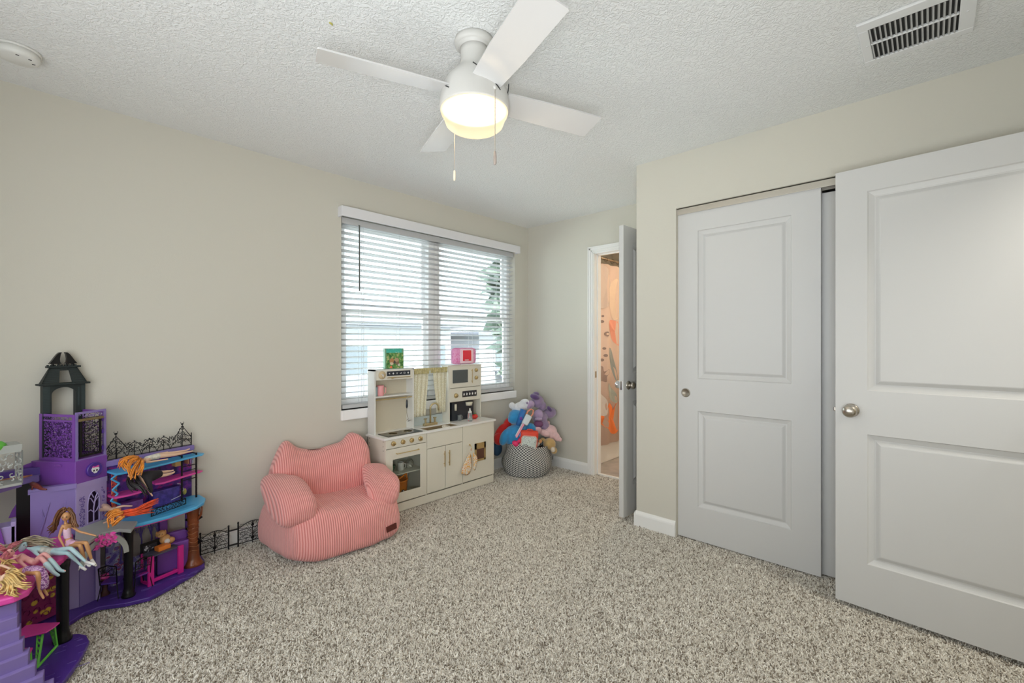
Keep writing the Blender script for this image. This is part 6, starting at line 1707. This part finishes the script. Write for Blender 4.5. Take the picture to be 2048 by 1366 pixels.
# 5 doll with long blonde curls spread over the pink edge
h5 = doll('doll', 'doll with long curly blonde hair spread over the pink platform rim at the left edge', dict(
    head=D(8, 1158, 1.58), neck=D(-4, 1152, 1.585), chest=D(-16, 1148, 1.59), waist=D(-30, 1146, 1.60), hip=D(-44, 1146, 1.61),
    arms=[[D(-14, 1158, 1.575), D(-2, 1172, 1.57), D(12, 1178, 1.57)], [D(-14, 1140, 1.61), D(2, 1130, 1.62), D(22, 1138, 1.62)]],
    legs=[[D(-48, 1142, 1.62), D(-72, 1132, 1.64), D(-98, 1136, 1.66), D(-104, 1140, 1.66)], [D(-48, 1150, 1.60), D(-74, 1146, 1.62), D(-100, 1150, 1.64), D(-106, 1152, 1.64)]]), m_paleskin, face=(.4, -.7, .5))
hair(h5, [[D(12, 1150, 1.58), D(26, 1158, 1.57), D(36, 1170, 1.565), D(56, 1172, 1.57)], [D(6, 1164, 1.57), D(14, 1174, 1.56), D(8, 1184, 1.55), D(-6, 1186, 1.55)], [D(12, 1158, 1.57), D(24, 1168, 1.56), D(24, 1182, 1.55), D(36, 1186, 1.56)], [D(12, 1146, 1.59), D(24, 1142, 1.60), D(34, 1148, 1.60), D(44, 1156, 1.59)]], mat('hair_blonde', (.62, .42, .16), .45, vary=.45, vscale=55), n=10, spread=.010, seed=10)
# 6 orange-haired doll lying on the upper shelf
h6 = doll('doll', 'orange-haired doll in a white dress lying along the blue top shelf', dict(
    head=D(272, 924, 2.20), neck=D(284, 921, 2.23), chest=D(294, 918, 2.26), waist=D(307, 914, 2.29), hip=D(320, 911, 2.32),
    arms=[[D(294, 925, 2.24), D(312, 922, 2.27), D(330, 919, 2.30)], [D(296, 914, 2.28), D(314, 908, 2.32), D(330, 905, 2.35)]],
    legs=[[D(325, 912, 2.32), D(352, 909, 2.37), D(376, 904, 2.43), D(386, 902, 2.45)], [D(325, 909, 2.335), D(352, 905, 2.39), D(372, 901, 2.44), D(380, 897, 2.46)]]), m_paleskin, face=(-.3, -.9, .2))
m_or_h = mat('hair_orange', (.68, .24, .03), .4, vary=.35, vscale=60)
hair(h6, [[D(276, 914, 2.21), D(262, 915, 2.19), D(246, 922, 2.16), D(243, 934, 2.15)], [D(278, 916, 2.20), D(262, 922, 2.17), D(256, 938, 2.13), D(262, 952, 2.11)], [D(282, 918, 2.21), D(276, 928, 2.17), D(268, 942, 2.13), D(264, 956, 2.11)], [D(284, 920, 2.20), D(284, 930, 2.17), D(282, 938, 2.15), D(276, 948, 2.13)], [D(270, 912, 2.22), D(256, 916, 2.18), D(250, 928, 2.15), D(258, 938, 2.13)]], m_or_h, n=10, spread=.009, seed=12)
limb_mesh('dress', [(None, [(D(289, 919, 2.245), .0155), (D(303, 915, 2.28), .0145), (D(322, 911, 2.32), .0180)])], mat('doll_white_dress', (.66, .64, .56), .6, vary=.2, vscale=90), h6)
# 7 doll in black clothes on the magenta shelf
h7 = doll('doll', 'doll in shaggy black clothes sprawled on the magenta shelf', dict(
    head=D(262, 954, 2.15), neck=D(272, 951, 2.17), chest=D(282, 951, 2.19), waist=D(296, 952, 2.21), hip=D(308, 950, 2.23),
    arms=[[D(282, 956, 2.17), D(292, 974, 2.15), D(302, 988, 2.16)], [D(286, 946, 2.20), D(300, 944, 2.22), D(312, 946, 2.23)]],
    legs=[[D(312, 952, 2.23), D(332, 950, 2.27), D(346, 946, 2.31), D(350, 943, 2.32)], [D(311, 946, 2.24), D(328, 944, 2.28), D(342, 942, 2.32), D(348, 940, 2.33)]]), m_paleskin, face=(-.4, -.8, .3))
limb_mesh('black_dress', [(None, [(D(276, 951, 2.18), .0210), (D(294, 952, 2.20), .0240), (D(312, 950, 2.23), .0240), (D(326, 945, 2.26), .0190)]), (1, [(D(298, 966, 2.17), .013), (D(303, 986, 2.15), .008)])], mat('black_cloth', (.012, .010, .014), .8), h7)
hair(h7, [[D(260, 946, 2.16), D(256, 962, 2.13), D(262, 974, 2.12), D(272, 980, 2.12)], [D(266, 944, 2.17), D(276, 962, 2.14), D(286, 976, 2.13), D(296, 990, 2.13)], [D(258, 950, 2.15), D(264, 966, 2.12), D(280, 974, 2.12), D(290, 984, 2.12)]], mat('hair_black', (.014, .012, .014), .35), n=12, spread=.008, seed=13)
# 8 red-orange haired doll on the blue floor
h8 = doll('doll', 'doll with long red and orange hair lying face down on the blue first floor', dict(
    head=D(240, 1032, 2.03), neck=D(232, 1026, 2.06), chest=D(226, 1022, 2.08), waist=D(220, 1019, 2.11), hip=D(214, 1016, 2.14),
    arms=[[D(228, 1030, 2.05), D(222, 1040, 2.03), D(212, 1044, 2.03)], [D(232, 1016, 2.10), D(246, 1012, 2.11), D(258, 1012, 2.12)]],
    legs=[[D(210, 1018, 2.14), D(200, 1020, 2.18), D(196, 1030, 2.20), D(196, 1034, 2.20)], [D(211, 1012, 2.16), D(204, 1010, 2.20), D(200, 1016, 2.24), D(200, 1020, 2.24)]]), m_paleskin, face=(.4, -.8, -.3))
hair(h8, [[D(240, 1024, 2.03), D(262, 1020, 2.06), D(284, 1018, 2.11), D(301, 1012, 2.15)], [D(242, 1030, 2.02), D(266, 1028, 2.05), D(286, 1024, 2.09), D(302, 1022, 2.13)], [D(244, 1026, 2.03), D(268, 1022, 2.06), D(288, 1012, 2.12), D(312, 1002, 2.18)]], mat('hair_coral', (.80, .10, .03), .4, vary=.25, vscale=70), n=12, spread=.009, seed=14)
hair(h8, [[D(244, 1026, 2.01), D(230, 1030, 2.01), D(220, 1038, 2.0), D(222, 1050, 1.99)], [D(246, 1034, 2.00), D(234, 1042, 2.0), D(226, 1050, 1.99)], [D(240, 1022, 2.03), D(226, 1024, 2.03), D(218, 1034, 2.02)]], m_or_h, n=10, spread=.009, seed=15, name='hair_tips')
# brown toy shoe lying on the lilac ledge
bs = empty('brown_toy_boot', D(72, 973, 1.97), 'brown doll boot lying on the lilac ledge beside the tower', 'toy boot')
MB().tube([D(64, 967, 1.98), D(74, 972, 1.97), D(84, 978, 1.965), D(93, 979, 1.96)], [.009, .010, .006, .003], 8).tube([D(66, 970, 1.97), D(64, 980, 1.97)], [.005, .002], 6).build('boot', mat('brown_boot', (.16, .03, .02), .4), bs, True)
SC.cycles.max_bounces = 10; SC.cycles.diffuse_bounces = 6; SC.cycles.glossy_bounces = 4; SC.cycles.transparent_max_bounces = 16
SC.cycles.sample_clamp_indirect = 6.0
SC.cycles.sample_clamp_direct = 2.0
